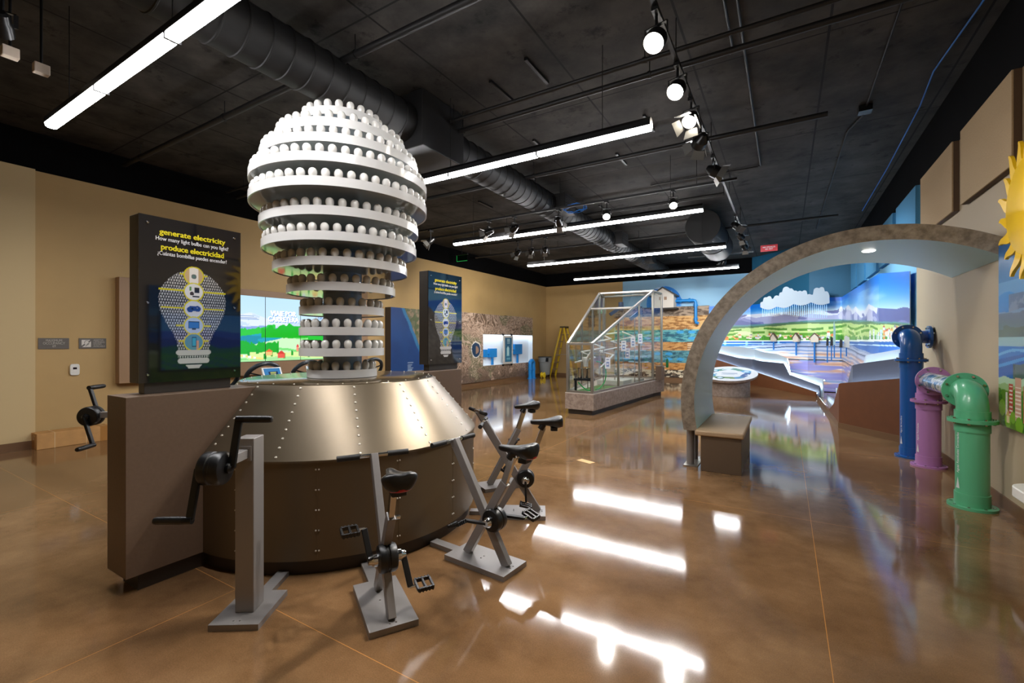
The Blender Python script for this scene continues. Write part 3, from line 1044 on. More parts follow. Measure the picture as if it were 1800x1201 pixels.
def shiny(X, Y):
    k = Ink(X, Y, (196, 204, 206))
    n = fbm(X * 9, Y * 14, 5)
    k.on(n > .56, (84, 132, 168)); k.on(n < .36, (128, 150, 120)); k.on((n > .47) & (n < .5), (236, 240, 240))
    return k
def cylpos(x, y, d):
    a = y / .1
    return Vector(((.1 + d) * math.cos(a), x - .57, (.1 + d) * math.sin(a)))
graphic('pipe_sleeve', link, cylpos, 1.14, 2 * PI * .1, .02, shiny, print_mat('shiny_sleeve_print', .12))
# ================================================================== video wall on the left wall
VX = XL + .16
vw = thing('video_wall', 'wide wall of bright portrait screens showing a cartoon road trip landscape, behind the tower', 'video wall', (XL, 5.4, .83))
MB().box(.001, .155, 2.98 - 5.4, 8.0 - 5.4, 0, 1.70).build('surround', mat('light_brown_surround', (150, 118, 86), .5), vw, smooth=0, bevel=.004)
def road_trip(X, Y):
    """x from the left end (4.68 m wide), y up, 1.30 m high"""
    X = X - 0.0
    k = Ink(X, Y, (190, 228, 250))
    k.mix(1 - Y / 1.3, (228, 244, 255))
    k.on(Y < .80 + .14 * n1(X * 2.2, 11) + .10 * np.exp(-((X - 2.05) / .22) ** 2), (226, 238, 252))
    k.on((Y < .78 + .16 * n1(X * 2.2, 11) + .10 * np.exp(-((X - 2.05) / .22) ** 2)) & (fbm(X * 7, Y * 9, 4) > .55), (200, 222, 248))
    k.on(Y < .60 + .16 * n1(X * 1.7 + 5, 2), (140, 168, 228))
    k.on(Y < .56 + .14 * n1(X * 1.4 + 2, 7), (108, 140, 214))
    k.on(Y < .50 + .20 * n1(X * 1.1 + 9, 3), (20, 164, 190))
    k.on((Y < .44 + .14 * n1(X * 2.1 + 9, 5)) & (fbm(X * 5, Y * 5, 9) > .5), (14, 142, 172))
    field = .22 + .34 * (1 - np.exp(-((X - 1.5) / 1.1) ** 2)) * (X > 1.5) + .05 * n1(X * 3, 8) + .18 * (X < 1.0) * n1(X * 1.5, 21)
    k.on(Y < field, (206, 246, 196))
    k.on((Y < field - .03) & (np.sin(X * 3 + Y * 22 + 3 * n1(X * 2, 5)) > .86), (122, 226, 120))
    def trees(x0, x1, base, hgt, seed, rgb, freq=18):
        top = base + hgt * (.45 + .55 * n1(X * freq, seed, 2))
        k.on((X > x0) & (X < x1) & (Y < top) & (Y > base - .02 * n1(X * 9, seed)), rgb)
    trees(1.75, 2.55, .50 + .14 * (X - 1.75), .16, 31, (40, 200, 60))
    trees(2.25, 3.5, .48, .34, 32, (10, 184, 20), 9)
    trees(3.3, 4.7, .42, .22, 33, (30, 196, 50))
    trees(1.6, 2.62, .16, .30, 34, (20, 176, 40), 26)
    trees(.1, 1.3, .22, .24, 35, (26, 180, 60), 22)
    k.on((X < 1.45) & (Y < .18 + .05 * n1(X * 4, 2)), (94, 214, 150))
    k.on((Y < .16 + .04 * n1(X * 3, 14)) & (X > 2.0), (222, 246, 160))
    k.on(Y < .055 + .03 * np.sin(X * 3), (170, 230, 160))
    for i in range(26):
        bx = .25 + i * .168 + .05 * math.sin(i * 7)
        trees(bx, bx + .05, .06 + .05 * (i % 3), .13, 40 + i, (8, 160, 40), 30)
    def house(x, y, w, h, c, rf):
        k.rect(x, x + w, y, y + h, c)
        k.tri(x + w / 2, y + h, w * 1.25, h * .8, rf)
    house(2.35, .12, .13, .07, (240, 196, 120), (238, 110, 60))
    house(2.60, .05, .15, .09, (236, 92, 76), (214, 60, 50))
    house(3.02, .19, .06, .09, (246, 150, 120), (226, 50, 60))
    house(3.16, .17, .07, .05, (240, 240, 246), (90, 150, 214))
    house(3.4, .10, .14, .07, (244, 214, 120), (236, 120, 70))
    house(3.9, .12, .14, .08, (236, 92, 76), (214, 60, 50))
    rd = np.abs(Y - (.02 + .11 * np.exp(-((X - 1.7) / .5) ** 2))) < .02
    k.on(rd & (X < 2.3), (244, 226, 130)); k.on(rd & (X < 2.2) & (X > 1.7) & (np.sin(X * 60) > 0), (250, 250, 255))
    for wx in (1.70, 3.62):                                     # spoked wheel with speed lines
        k.disc(wx, .92, .125, (66, 124, 190)); k.disc(wx, .92, .112, (250, 253, 255)); k.ring(wx, .92, .075, .085, (120, 170, 220)); k.disc(wx, .92, .075, (214, 232, 248))
        ang = np.arctan2(Y - .92, X - wx); d = np.hypot(X - wx, Y - .92)
        k.on((d < .075) & (d > .02) & (np.sin(ang * 9) > .4), (120, 170, 220)); k.disc(wx, .92, .02, (120, 170, 220))
        for j, (yy, l) in enumerate(((.9, .30), (.87, .36), (.84, .40))):
            k.rect(wx + .10, wx + .10 + l, yy - .006, yy + .004, (60, 128, 200)); k.rect(wx + .10, wx + .10 + l, yy + .004, yy + .014, (250, 253, 255))
    return k
M_SCREEN = print_mat('lit_screen', .12, emit=1.08)
M_BEZ = mat('screen_bezel', (16, 18, 22), .35)
y0 = 2.98
for i in range(1, 6):
    ys = 3.0 + i * .78
    if ys + .78 > 7.7: pass
    fr = Frame((.157, ys - 5.4, 1.1 - .83), (0, 1, 0), (0, 0, 1))
    m = MB().box(.155, .172, ys - 5.4, ys + .776 - 5.4, .27, 1.575).build('screen_housing', M_BEZ, vw, smooth=0)
    s_ = graphic('screen', m, lambda x, y, d: fr.p(x + .004, y + .003, .0162 + d), .768, 1.298, .012, lambda X, Y: road_trip(X + i * .78, Y), M_SCREEN)
    if i in (3,):
        for (dx, dy, mm, zz) in ((.012, -.014, mat('blue_text_shadow', (30, 110, 190), .4, emit=.9), .0006), (0, 0, mat('white_screen_text', (255, 255, 255), .4, emit=1.1), .0014)):
            lettering('lettering', 'VIAJE POR\nCARRETERA', .145, fr, .39 + dx, .915 + dy, .0162 + zz, mm, s_, bold=.006, wide=.86, line=.82)
# ------------------------------------------------------------------ driving console with steering wheels
con = thing('driving_console', 'low dark driving console behind the round pedestal, facing the screens', 'console', (-5.75, 3.9, 0))
mb = MB().ext([(-.3, -1.55, 0), (.18, -1.55, 0), (.18, -1.55, .92), (.02, -1.55, .97), (-.3, -1.55, .92)], (0, 3.2, 0))
mb.build('console_body', mat('dark_blue_grey_console', (44, 52, 60), .4), con, smooth=0, bevel=.006)
MB().box(.181, .19, -1.55, -.82, .80, .97).build('yellow_panel', mat('yellow_panel', (224, 190, 40), .4), con, smooth=0)
def wheel_unit(y, lb):
    root = thing('steering_wheel', lb, 'steering wheel', (-5.66, y, 1.0), 0, 'steering wheels on the driving console')
    MB().cyl((.02, 0, -.025), (.0, 0, .06), .03, n=14).build('steering_column', M_DARK, root)
    tilt = Matrix.Translation((.0, 0, .06)) @ Matrix.Rotation(R(-62), 4, 'Y')
    pts = [tilt @ Vector((.185 * math.cos(2 * PI * i / 40), .215 * math.sin(2 * PI * i / 40), 0)) for i in range(40)]
    rim = MB().tube(pts, .027, 10, closed=True).build('rim', mat('dark_wheel_rubber', (26, 34, 40), .35), root)
    mb = MB()
    for a in (20, 160, 270):
        mb.beam(tilt @ Vector((0, 0, 0)), tilt @ Vector((.18 * math.sin(R(a)), .2 * math.cos(R(a)), 0)), .04, .014)
    mb.build('spokes', M_DARK, root)
    return root
wheel_unit(3.31, 'steering wheel in plain view left of the tower base, a tablet before it')
wheel_unit(3.92, 'steering wheel just left of the tower base, partly behind the white bottom ring')
wheel_unit(2.78, 'steering wheel half hidden behind the right edge of the near sign')
wheel_unit(5.05, 'steering wheel peeking out to the right of the tower base')
def tablet_art(X, Y):
    k = Ink(X, Y, (60, 140, 206)); k.on(Y < .045 + .02 * n1(X * 20, 3), (96, 190, 220)); k.rect(.05, .17, .05, .11, (24, 52, 96))
    k.rect(.075, .15, .085, .095, (210, 220, 120)); k.rect(.075, .14, .065, .074, (210, 220, 120)); return k
for y, lb in ((3.36, 'white framed tablet on the console before the steering wheel in plain view'), (3.97, 'white framed tablet beside the left edge of the tower base ring')):
    t = thing('tablet', lb, 'tablet', (-5.50, y, .985), 0, 'tablets on the driving console')
    fr = Frame((0, -.125, 0), (0, 1, 0), (-.45, 0, .9))
    MB().ext([fr.p(0, .02, 0), fr.p(.25, .02, 0), fr.p(.25, .2, 0), fr.p(0, .2, 0)], fr.n * .022).build('frame', mat('white_tablet_frame', (214, 212, 206), .4), t, smooth=0, bevel=.004)
    graphic('screen', t, lambda x, y, d: fr.p(x + .02, y + .035, .023 + d), .21, .15, .008, tablet_art, print_mat('lit_tablet', .15, emit=.75))

# ------------------------------------------------------------------ signs and small things on the left wall
M_PLQ = mat('grey_plaque', (98, 92, 86), .45)
M_PLT = mat('pale_plaque_lettering', (176, 170, 160), .45)
def plaque(lb, y0, y1, z0, z1):
    root = thing('wall_plaque', lb, 'sign', (XL + .001, (y0 + y1) / 2, z0), 0, 'grey plaques on the tan wall')
    w, h = y1 - y0, z1 - z0
    MB().box(0, .012, -w / 2, w / 2, 0, h).build('plate', M_PLQ, root, smooth=0, bevel=.002)
    return root, Frame((.0122, -w / 2, 0), (0, 1, 0), (0, 0, 1)), w, h
t, fr, w, h = plaque('grey wall plaque reading MAXIMUM OCCUPANCY 69', 2.10, 2.43, 1.39, 1.55)
lettering('lettering', 'MAXIMUM\nOCCUPANCY\n69', .05, fr, w / 2, h / 2 + .002, 0, M_PLT, t, fit=.235, line=.82, bold=.0004)
t, fr, w, h = plaque('grey wall plaque with an ear symbol reading ASSISTIVE LISTENING SYSTEM AVAILABLE', 2.54, 2.865, 1.39, 1.55)
lettering('lettering', 'ASSISTIVE\nLISTENING\nSYSTEM\nAVAILABLE', .037, fr, .168, h / 2 + .002, 0, M_PLT, t, fit=.14, line=.85, align='LEFT')
def ear(X, Y):
    k = Ink(X, Y, (214, 208, 198)); u, v = X / .11, Y / .11
    g = (98, 92, 86)
    k.on(np.abs((v - .5) - .85 * (u - .5)) < .12, g)
    k.on((((u - .55) / .25) ** 2 + ((v - .6) / .34) ** 2 < 1), (214, 208, 198))
    q = ((u - .55) / .27) ** 2 + ((v - .58) / .36) ** 2
    k.on((q < 1) & (q > .66) & ((v > .5) | (u > .6)), g); k.on((np.abs(v - (.15 + (u - .45) * 1.4)) < .07) & (u > .42) & (u < .75), g); return k
graphic('ear_symbol', t, lambda x, y, d: fr.p(x + .03, y + .025, .0008 + d), .11, .11, .003, ear, print_mat('plaque_print', .45))
t = thing('thermostat', 'small white wall sensor with a black window below the plaques', 'thermostat', (XL + .001, 2.49, .99))
MB().ext([(0, -.065 + .02 * (1 - math.cos(a)) if False else .055 * math.copysign(abs(math.cos(a)) ** .4, math.cos(a)), .085 + .085 * math.copysign(abs(math.sin(a)) ** .4, math.sin(a))) for a in [2 * PI * i / 32 for i in range(32)]], (.03, 0, 0)).build('case', mat('white_plastic', (224, 222, 214), .4), t, smooth=40, bevel=.005)
MB().box(.0302, .032, -.022, .022, .09, .12).build('window', mat('dark_red_black_window', (28, 14, 16), .2), t, smooth=0)
# cardboard box on the floor
box = thing('cardboard_box', 'long brown cardboard box lying on the floor against the left wall', 'box', (XL + .25, 3.3, 0))
M_CARD = mat('cardboard', (186, 140, 84), .75, noise=(9, .08))
MB().box(-.13, .13, -1.3, 1.3, 0, .22).build('carton', M_CARD, box, smooth=0, bevel=.006)
mb = MB()
for y in (-1.12, -.78, -.42, -.05, .35):
    mb.box(-.132, .132, y, y + .006, -.0, .222)
mb.build('strapping', mat('clear_strap', (214, 190, 150), .3), box, smooth=0)
MB().box(-.07, .05, -1.302, -1.3, .0, .19).build('packing_tape', mat('brown_tape', (166, 118, 64), .25), box, smooth=0)
mb = MB().box(-.1305, .1305, -.62, -.5, .001, .2215)
mb.build('packing_tape', mat('brown_tape', (166, 118, 64), .25), box, smooth=0)

# ------------------------------------------------------------------ relief map display along the left wall
mapw = thing('map_display', 'long low display with a brown aerial relief map and blue sea along the left wall', 'map display', (XL, 12.7, 0))
MX = .24
def mp(y0, z0):
    return Frame((MX, y0 - 12.7, z0), (0, 1, 0), (0, 0, 1))
M_MAP = print_mat('aerial_map_print', .5)
M_EDGE = mat('map_board_edge', (70, 60, 52), .6)
def sea(X, Y):
    k = Ink(X, Y, (16, 52, 108)); k.mix(.7 * fbm(X * 2, Y * 2, 3), (24, 78, 140))
    coast = .95 + .45 * n1(Y * 1.3 + 4, 5) - .25 * Y + (2.3 - Y) * .35
    k.on(X > coast - .12, (44, 112, 158)); land = X > coast
    k.on(land, (104, 104, 76)); k.on(land & (fbm(X * 9, Y * 9, 8) > .55), (82, 92, 58)); k.on(land & (fbm(X * 7 + 3, Y * 7, 18) > .62), (140, 122, 96))
    for j in range(9):
        k.on((np.abs(Y - (.78 - j * .05)) < .012) & (X > .62) & (X < .86 - .05 * (j % 3)), (150, 170, 196))
    return k
def relief(yo, zo):
    def f(X, Y):
        x, y = X + yo, Y + zo
        w = 4.6 * fbm(x * .8, y * .8, 21, 3)
        n = fbm(x * 1.3 + w * .6, y * 1.3 - w * .4, 22, 4)
        k = Ink(x, y, (150, 122, 102))
        k.mix((n - .3) * 2.2, (186, 158, 136))
        ln = np.sin((n * 32 + 2.5 * fbm(x * 3, y * 3, 9)) * 2 * PI / 1.4)
        k.on(ln > .55, (196, 172, 152)); k.on(ln < -.72, (104, 84, 68))
        g = fbm(x * .9 + 7, y * 1.1, 33, 3)
        k.on((g > .66) & (ln < .55), (116, 112, 84)); k.on((g < .3) & (ln < .2), (110, 88, 70))
        k.mix(.5 * (fbm(x * 14, y * 14, 41, 2) - .4), (60, 48, 40))
        low = np.clip((.75 - y) * 1.1, 0, .55)
        k.mix(low * (fbm(x * 2.1, y * 2.1, 51) > .42), (64, 50, 40))
        d = np.hypot((x - 1.08) / 1.0, (y - 1.22) / 1.1) + .12 * (fbm(x * 4, y * 4, 61) - .5)
        k.on(d < .26, (236, 234, 226)); k.on(d < .235, (24, 54, 84)); k.on((d < .14) & (x > 1.06), (150, 120, 100))
        return k
    return f
def board(y0, y1, z0, z1, fn, setback=0.0):
    fr = mp(y0, z0)
    return graphic('map_panel', mapw, lambda x, y, d: fr.p(x, y, d - setback), y1 - y0, z1 - z0, .022, fn, M_MAP, thick=MX - .002 - setback, side=(60, 52, 46))
board(8.72, 11.5, .12, 2.42, sea, .02)
board(11.505, 13.0, .12, 2.46, relief(0, .12))
board(13.005, 14.6, 1.76, 2.46, relief(1.5, 1.76), .015)
board(14.605, 16.66, 1.76, 2.48, relief(3.1, 1.76), .03)
board(13.005, 14.6, .12, .645, relief(1.5, .12), .015)
board(14.605, 16.66, .12, .645, relief(3.1, .12), .03)
MB().box(.05, .2, 8.74 - 12.7, 16.6 - 12.7, 0, .118).build('base_plinth', M_BASE, mapw, smooth=0)
# lit niche
nz = MB()
a0, a1 = 13.0 - 12.7, 16.66 - 12.7
nz.box(.012, .02, a0, a1, .645, 1.76)
nz.box(.02, MX - .03, a0 + .003, a0 + .012, .646, 1.759)
nz.box(.02, MX - .03, a1 - .012, a1, .646, 1.759)
nz.box(.02, MX - .035, a0 + .012, a1 - .012, .646, .656)
nz.box(.02, MX - .035, a0 + .012, a1 - .012, 1.735, 1.759)
nz.build('niche_lining', mat('white_niche', (222, 230, 236), .4), mapw, smooth=0)
MB().box(.03, .19, a0 + .05, a1 - .05, 1.722, 1.734).build('niche_light', emitter('niche_led', (228, 242, 255), 6.5), mapw, smooth=0)
M_PUMP = mat('bright_blue_paint', (20, 130, 206), .4)
for y, sc, lb in ((13.75, .8, 'smaller blue pump model on the left in the lit niche of the map display'), (15.55, 1.0, 'larger blue pump model on the right in the lit niche of the map display')):
    t = thing('pump_model', lb, 'pump model', (XL + .13, y, .657), 0, 'blue pump models in the niche')
    MB().box(-.05, .05, -.3 * sc, .3 * sc, .34 * sc, .74 * sc).build('tank', M_PUMP, t, smooth=0, bevel=.01)
    mb = MB().cyl((0, -.3 * sc, .52 * sc), (0, -.48 * sc, .52 * sc), .045 * sc, n=14)
    mb.box(-.045, .045, -.66 * sc, -.47 * sc, .36 * sc, .7 * sc)
    mb.build('inlet', M_PUMP, t, smooth=30)
    MB().box(-.03, .03, -.04, .04, 0, .35 * sc).build('stem', M_PUMP, t, smooth=0)
kio = thing('kiosk_panel', 'framed teal touch panel standing in front of the lit niche', 'screen', (XL + .30, 14.55, 0))
MB().box(-.02, .02, -.34, .34, .66, 1.72).build('frame', mat('pale_grey_frame', (190, 188, 182), .4), kio, smooth=0, bevel=.006)
def kart(X, Y):
    k = Ink(X, Y, (16, 102, 134)); k.mix(Y / .9 * .5, (10, 76, 110)); k.rect(.12, .3, .22, .52, (120, 180, 190)); k.rect(.17, .24, .26, .56, (190, 214, 214))
    for j in range(4): k.rect(.16, .34, .70 + j * .045, .716 + j * .045, (180, 206, 206))
    for j in range(3): k.rect(.12, .36, .08 + j * .03, .09 + j * .03, (110, 170, 186))
    return k
fr = Frame((.0205, -.24, .74), (0, 1, 0), (0, 0, 1))
graphic('screen', kio, lambda x, y, d: fr.p(x, y, .001 + d), .48, .9, .02, kart, print_mat('lit_kiosk', .15, emit=.6))
mb = MB()
for y in (-.3, .3):
    MB().box(-.055, .012, y - .02, y + .02, .60, .66).build('mounting_bracket', M_DARK, kio, smooth=0)
    MB().box(-.055, .012, y - .02, y + .02, 1.72, 1.79).build('mounting_bracket', M_DARK, kio, smooth=0)
# blue pipe pair, yellow reel, bin, ladder
pp = thing('blue_pipe_stand', 'bright blue double pipe stand on the floor at the right end of the map display', 'pipe', (XL + .42, 16.2, 0))
mb = MB()
for y in (-.14, .14):
    mb.cyl((0, y, 0), (0, y, .62), .075, n=18)
    mb.cyl((0, y, 0), (0, y, .03), .11, n=18)
    mb.cyl((0, y, .36), (0, y, .4), .1, n=18)
mb.build('risers', M_PUMP, pp)
MB().tube([(0, -.14, .6)] + [(0, -.14 * math.cos(t), .6 + .12 * math.sin(t)) for t in [PI * i / 10 for i in range(1, 10)]] + [(0, .14, .6)], .08, 14).build('crossover', M_PUMP, pp, smooth=60)
reel = thing('yellow_reel', 'round yellow reel on the floor between the blue pipe stand and the bin', 'reel', (XL + .66, 16.72, 0))
mb = MB().cyl((-.06, 0, .12), (.06, 0, .12), .06, n=20)
for x in (-.07, .05):
    mb.cyl((x, 0, .12), (x + .02, 0, .12), .12, n=24)
mb.build('spool', mat('yellow_plastic', (226, 196, 40), .4), reel)
bn = thing('trash_bin', 'round grey trash bin on casters beside the yellow ladder', 'trash can', (XL + .50, 17.22, 0))
MB().lathe([(0, .1), (.2, .1), (.215, .12), (.25, .62), (.275, .63), (.285, .82), (.29, .84), (.28, .86)], 32).build('bucket', mat('grey_bin_plastic', (132, 134, 132), .35), bn)
MB().lathe([(.0, .865), (.28, .865), (.3, .855), (.3, .835), (.29, .83)], 32).build('lid_rim', mat('dark_grey_bin_rim', (60, 62, 62), .45), bn)
MB().cbox((.19, -.21, .74), .14, .05, .16).build('label_pocket', M_BLKSAT, bn, smooth=0).rotation_euler = (0, 0, 0)
for sx in (-1, 1):
    for sy in (-1, 1):
        MB().cyl((sx * .13 - .015, sy * .13, .045), (sx * .13 + .015, sy * .13, .045), .045, n=14).cyl((sx * .13, sy * .13, .05), (sx * .13, sy * .13, .11), .012, n=8).build('caster', M_DARK, bn)
lad = thing('step_ladder', 'yellow step ladder standing open in the far left corner', 'ladder', (XL + 1.08, 17.9, 0))
M_LAD = mat('yellow_fibreglass', (204, 168, 30), .45)
H = 2.1
for nm, sg in (('front_rails', -1), ('rear_rails', 1)):
    mb = MB()
    for sy in (-1, 1):
        mb.beam((sg * .55, sy * .28, 0), (sg * .06, sy * .17, H), .07, .035, up=(0, 1, 0))
    fr_ = mb.build(nm, M_LAD, lad, smooth=0)
    for j in range(1, 7):
        f = j / 7
        x = sg * (.55 - .49 * f); w = .28 - .11 * f
        MB().beam((x, -w, H * f), (x, w, H * f), .07 if sg < 0 else .03, .025).build('tread' if sg < 0 else 'brace', M_ALU, fr_, smooth=0)
MB().box(-.12, .12, -.2, .2, H - .02, H + .05).build('top_cap', mat('dark_ladder_cap', (70, 60, 40), .5), lad, smooth=0, bevel=.01)
mb = MB()
for sy in (-1, 1):
    mb.beam((-.33, sy * .23, H * .45), (.33, sy * .23, H * .45), .02, .008)
mb.build('spreader', M_ALU, lad, smooth=0)
# ================================================================== glass demonstration case
gh = thing('glass_display_case', 'greenhouse shaped glass display case with a sloping roof on a stone plinth', 'display case', (-3.6, 10.8, 0))
GO = Vector((-3.6, 10.8, 0))
def gp(x, y, z=0.0): return Vector((x, y, z)) - GO
plan = [(-3.31, 8.69), (-3.05, 12.6), (-2.93, 13.2), (-4.75, 13.2), (-4.63, 12.5), (-3.95, 8.73)]
def inset(pl, d):
    c = Vector((sum(p[0] for p in pl) / len(pl), sum(p[1] for p in pl) / len(pl)))
    out = []
    n = len(pl)
    for i in range(n):
        a, b, e = Vector(pl[i - 1]), Vector(pl[i]), Vector(pl[(i + 1) % n])
        d1, d2 = (b - a).normalized(), (e - b).normalized()
        n1_, n2_ = Vector((-d1.y, d1.x)), Vector((-d2.y, d2.x))
        m = (n1_ + n2_) / max(.3, (1 + n1_.dot(n2_)))
        out.append(tuple(b + m * d))
    return out
M_STONEG = mat('grey_brown_plinth_laminate', (142, 122, 108), .5, noise=(16, .18, (164, 146, 132)))
MB().ext([gp(x, y, .10) for x, y in plan], (0, 0, .325)).build('plinth', M_STONEG, gh, smooth=0)
MB().ext([gp(x, y, .425) for x, y in plan], (0, 0, .012)).build('plinth_top', mat('pale_plinth_edge', (196, 184, 172), .4), gh, smooth=0)
MB().ext([gp(x, y, 0) for x, y in inset(plan, .06)], (0, 0, .10)).build('kick', M_KICK, gh, smooth=0)
q = inset(plan, .05)
Rn, Rf, Gr, Gl, Lf, Ln = q
ZL, ZH, ZB = 1.45, 2.88, .437
zt = [ZL, ZH, ZH - .04, ZH - .04, ZH, ZL]
def P(i, z): return gp(q[i][0], q[i][1], z)
def lerp2(a, b, f): return (a[0] + (b[0] - a[0]) * f, a[1] + (b[1] - a[1]) * f)
def post(a, z0, z1, w=.055): MB().beam(gp(a[0], a[1], z0), gp(a[0], a[1], z1), w, w, up=(0, 1, 0)).build('frame_post', M_ALU, gh, smooth=0, bevel=.003)
def rail(a, b, w=.05): MB().beam(a, b, w, w).build('frame_rail', M_ALU, gh, smooth=0, bevel=.003)
for i in range(6): post(q[i], ZB, zt[i])
for f in (.36, .72):
    post(lerp2(Rn, Rf, f), ZB, ZL + (ZH - ZL) * f, .045)
    post(lerp2(Ln, Lf, f), ZB, ZL + (ZH - ZL) * f, .045)
for i in range(6):
    j = (i + 1) % 6
    rail(P(i, ZB + .025), P(j, ZB + .025), .045)
    rail(P(i, zt[i]), P(j, zt[j]))
rail(P(1, ZH), P(4, ZH))
for f in (.62,):
    a, b = lerp2(Rn, Rf, f), lerp2(Ln, Lf, f); z = ZL + (ZH - ZL) * f
    rail(gp(a[0], a[1], z), gp(b[0], b[1], z), .045)
M_PANE = pane_mat('clear_acrylic')
def pane(pts, nm='glass_pane'):
    c = Vector((0, 0, 0))
    a = [Vector(p) for p in pts]
    n = (a[1] - a[0]).cross(a[-1] - a[0]).normalized()
    MB().ext([p - n * .003 for p in a], n * .006).build(nm, M_PANE, gh, smooth=0)
pane([P(0, ZB), P(1, ZB), P(1, ZH), P(0, ZL)])
pane([P(1, ZB), P(2, ZB), P(2, zt[2]), P(1, ZH)])
pane([P(3, ZB), P(4, ZB), P(4, ZH), P(3, zt[3])])
pane([P(4, ZB), P(5, ZB), P(5, ZL), P(4, ZH)])
pane([P(5, ZB), P(0, ZB), P(0, ZL), P(5, ZL)])
pane([P(0, ZL), P(1, ZH), P(4, ZH), P(5, ZL)], 'roof_pane')
pane([P(1, ZH), P(2, zt[2]), P(3, zt[3]), P(4, ZH)], 'roof_pane')
# works inside
ins = lambda x, y, z: Vector((x, y, z)) - GO
M_TRK = mat('white_track', (226, 226, 222), .35)
mb = MB()
zz = [(-3.85, 9.0, 1.05), (-3.45, 9.15, 1.16), (-3.85, 9.35, 1.27), (-3.4, 9.6, 1.36), (-3.85, 9.9, 1.47), (-3.45, 10.2, 1.56), (-3.8, 10.5, 1.66), (-3.4, 10.7, 1.72)]
mb.tube([ins(*p) for p in zz], .018, 8)
zz = [(-3.35, 9.2, .95), (-3.3, 9.9, 1.2), (-3.7, 10.1, 1.27), (-3.2, 10.6, 1.4), (-3.7, 10.9, 1.5), (-3.2, 11.2, 1.62), (-3.6, 11.5, 1.75)]
mb.tube([ins(*p) for p in zz], .018, 8)
mb.build('ball_track', M_TRK, gh)
mb = MB()
for x, y, h in ((-3.75, 9.5, 1.2), (-3.55, 9.95, 1.5), (-3.3, 10.3, 1.7), (-4.0, 10.4, 1.75), (-3.6, 10.9, 1.9), (-3.25, 11.4, 2.1), (-4.1, 11.5, 2.2), (-3.7, 11.9, 2.3), (-3.3, 12.2, 2.4), (-4.3, 12.2, 2.4)):
    mb.cyl(ins(x, y, ZB), ins(x, y, h), .012, n=8)
mb.build('support_rods', M_ALU, gh)
for i, (x, y, z) in enumerate(((-3.72, 8.98, .72), (-3.6, 8.98, .72), (-3.5, 8.98, .72))):
    MB().lathe([(0, 0), (.045, 0), (.05, .01), (.05, .2), (.054, .21), (.044, .22), (0, .22)], 18, ins(x, y, z)).build('canister', M_CHROME, gh)
mb = MB().box(-3.83 + 3.6, -3.42 + 3.6, 8.9 - 10.8, 9.06 - 10.8, .68, .72)
for x in (-3.8, -3.45):
    mb.box(x + 3.58, x + 3.62, 8.92 - 10.8, 8.96 - 10.8, ZB, .68)
mb.build('canister_stand', M_DARK, gh, smooth=0)
mb = MB().lathe([(.0, .0), (.05, 0), (.055, .1), (.075, .13), (.075, .2), (0, .2)], 14, ins(-3.62, 9.05, .97))
mb.cyl(ins(-3.62, 9.05, 1.1), ins(-3.45, 8.95, 1.28), .03, n=10)
mb.build('white_funnel', M_TRK, gh)
hz = [ins(-3.45, 9.25, 1.07) + Vector((.06 * math.sin(t * 1.1), .42 * math.sin(t), -.30 * (1 - math.cos(t)))) for t in [PI * i / 14 for i in range(15)]]
MB().tube(hz, .014, 8).build('green_hose', mat('green_hose', (30, 170, 84), .35), gh)
hz = [ins(-3.75 + .25 * f, 8.95 + .05 * f, .64 - .17 * math.sin(PI * .5 * f)) for f in [i / 8 for i in range(9)]]
MB().tube(hz, .012, 8).build('green_hose', mat('green_hose', (30, 170, 84), .35), gh)
def card(X, Y):
    k = Ink(X, Y, (226, 230, 234)); k.rect(.025, .085, .05, .14, (110, 136, 186)); k.rect(.04, .07, .075, .115, (226, 230, 234)); k.rect(.025, .085, .19, .2, (120, 134, 166)); return k
for x, y, z in ((-3.2, 10.15, 1.28), (-3.16, 10.75, 1.36), (-3.25, 10.6, 1.1), (-3.3, 9.35, .92), (-3.14, 11.3, 1.45)):
    fr = Frame(ins(x, y, z), (.86, .5, 0), (0, 0, 1))
    graphic('placard', gh, lambda X, Y, d: fr.p(X, Y, d), .11, .24, .01, card, print_mat('placard_print', .4), thick=.006, side=(210, 210, 210))
mb = MB()
for x, y, z, l in ((-3.35, 12.4, 2.35, .5), (-3.9, 12.5, 2.5, .6)):
    mb.beam(ins(x, y, z), ins(x - l * .5, y - .2, z - .25), .09, .09)
    mb.cyl(ins(x - .05, y, z + .1), ins(x - .05, y, z - .12), .07, n=14)
mb.build('winch', mat('dark_blue_grey_metal', (70, 84, 110), .35, .4), gh, smooth=30)
mb = MB()
for k_ in range(4):
    z = .95 + k_ * .15
    mb.cyl(ins(-3.35, 12.1, z), ins(-3.35, 12.1, z + .02), .26 - .03 * k_, n=26)
mb.build('pale_blue_basins', mat('pale_blue_acrylic', (170, 206, 226), .25), gh)
mb = MB().box(-3.95 + 3.6, -3.3 + 3.6, 10.6 - 10.8, 11.3 - 10.8, .45, .56)
mb.box(-3.9 + 3.6, -3.2 + 3.6, 11.5 - 10.8, 12.1 - 10.8, .45, .53)
mb.build('base_trays', mat('pale_tray', (196, 196, 186), .45), gh, smooth=0, bevel=.006)
MB().box(-3.85 + 3.6, -3.4 + 3.6, 8.95 - 10.8, 10.4 - 10.8, .44, .452).build('green_mat', mat('green_mat', (88, 124, 60), .8), gh, smooth=0)
mb = MB().cyl(gp(-2.97, 12.95, .8), gp(-2.78, 12.9, .8), .012, n=8)
mb.build('crank_rod', M_ALU, gh)
MB().lathe([(0, 0), (.03, .01), (.036, .06), (.034, .2), (.02, .25), (0, .26)], 14, gp(-2.78, 12.9, .78)).build('green_handle', mat('green_handle', (24, 104, 50), .35), gh)
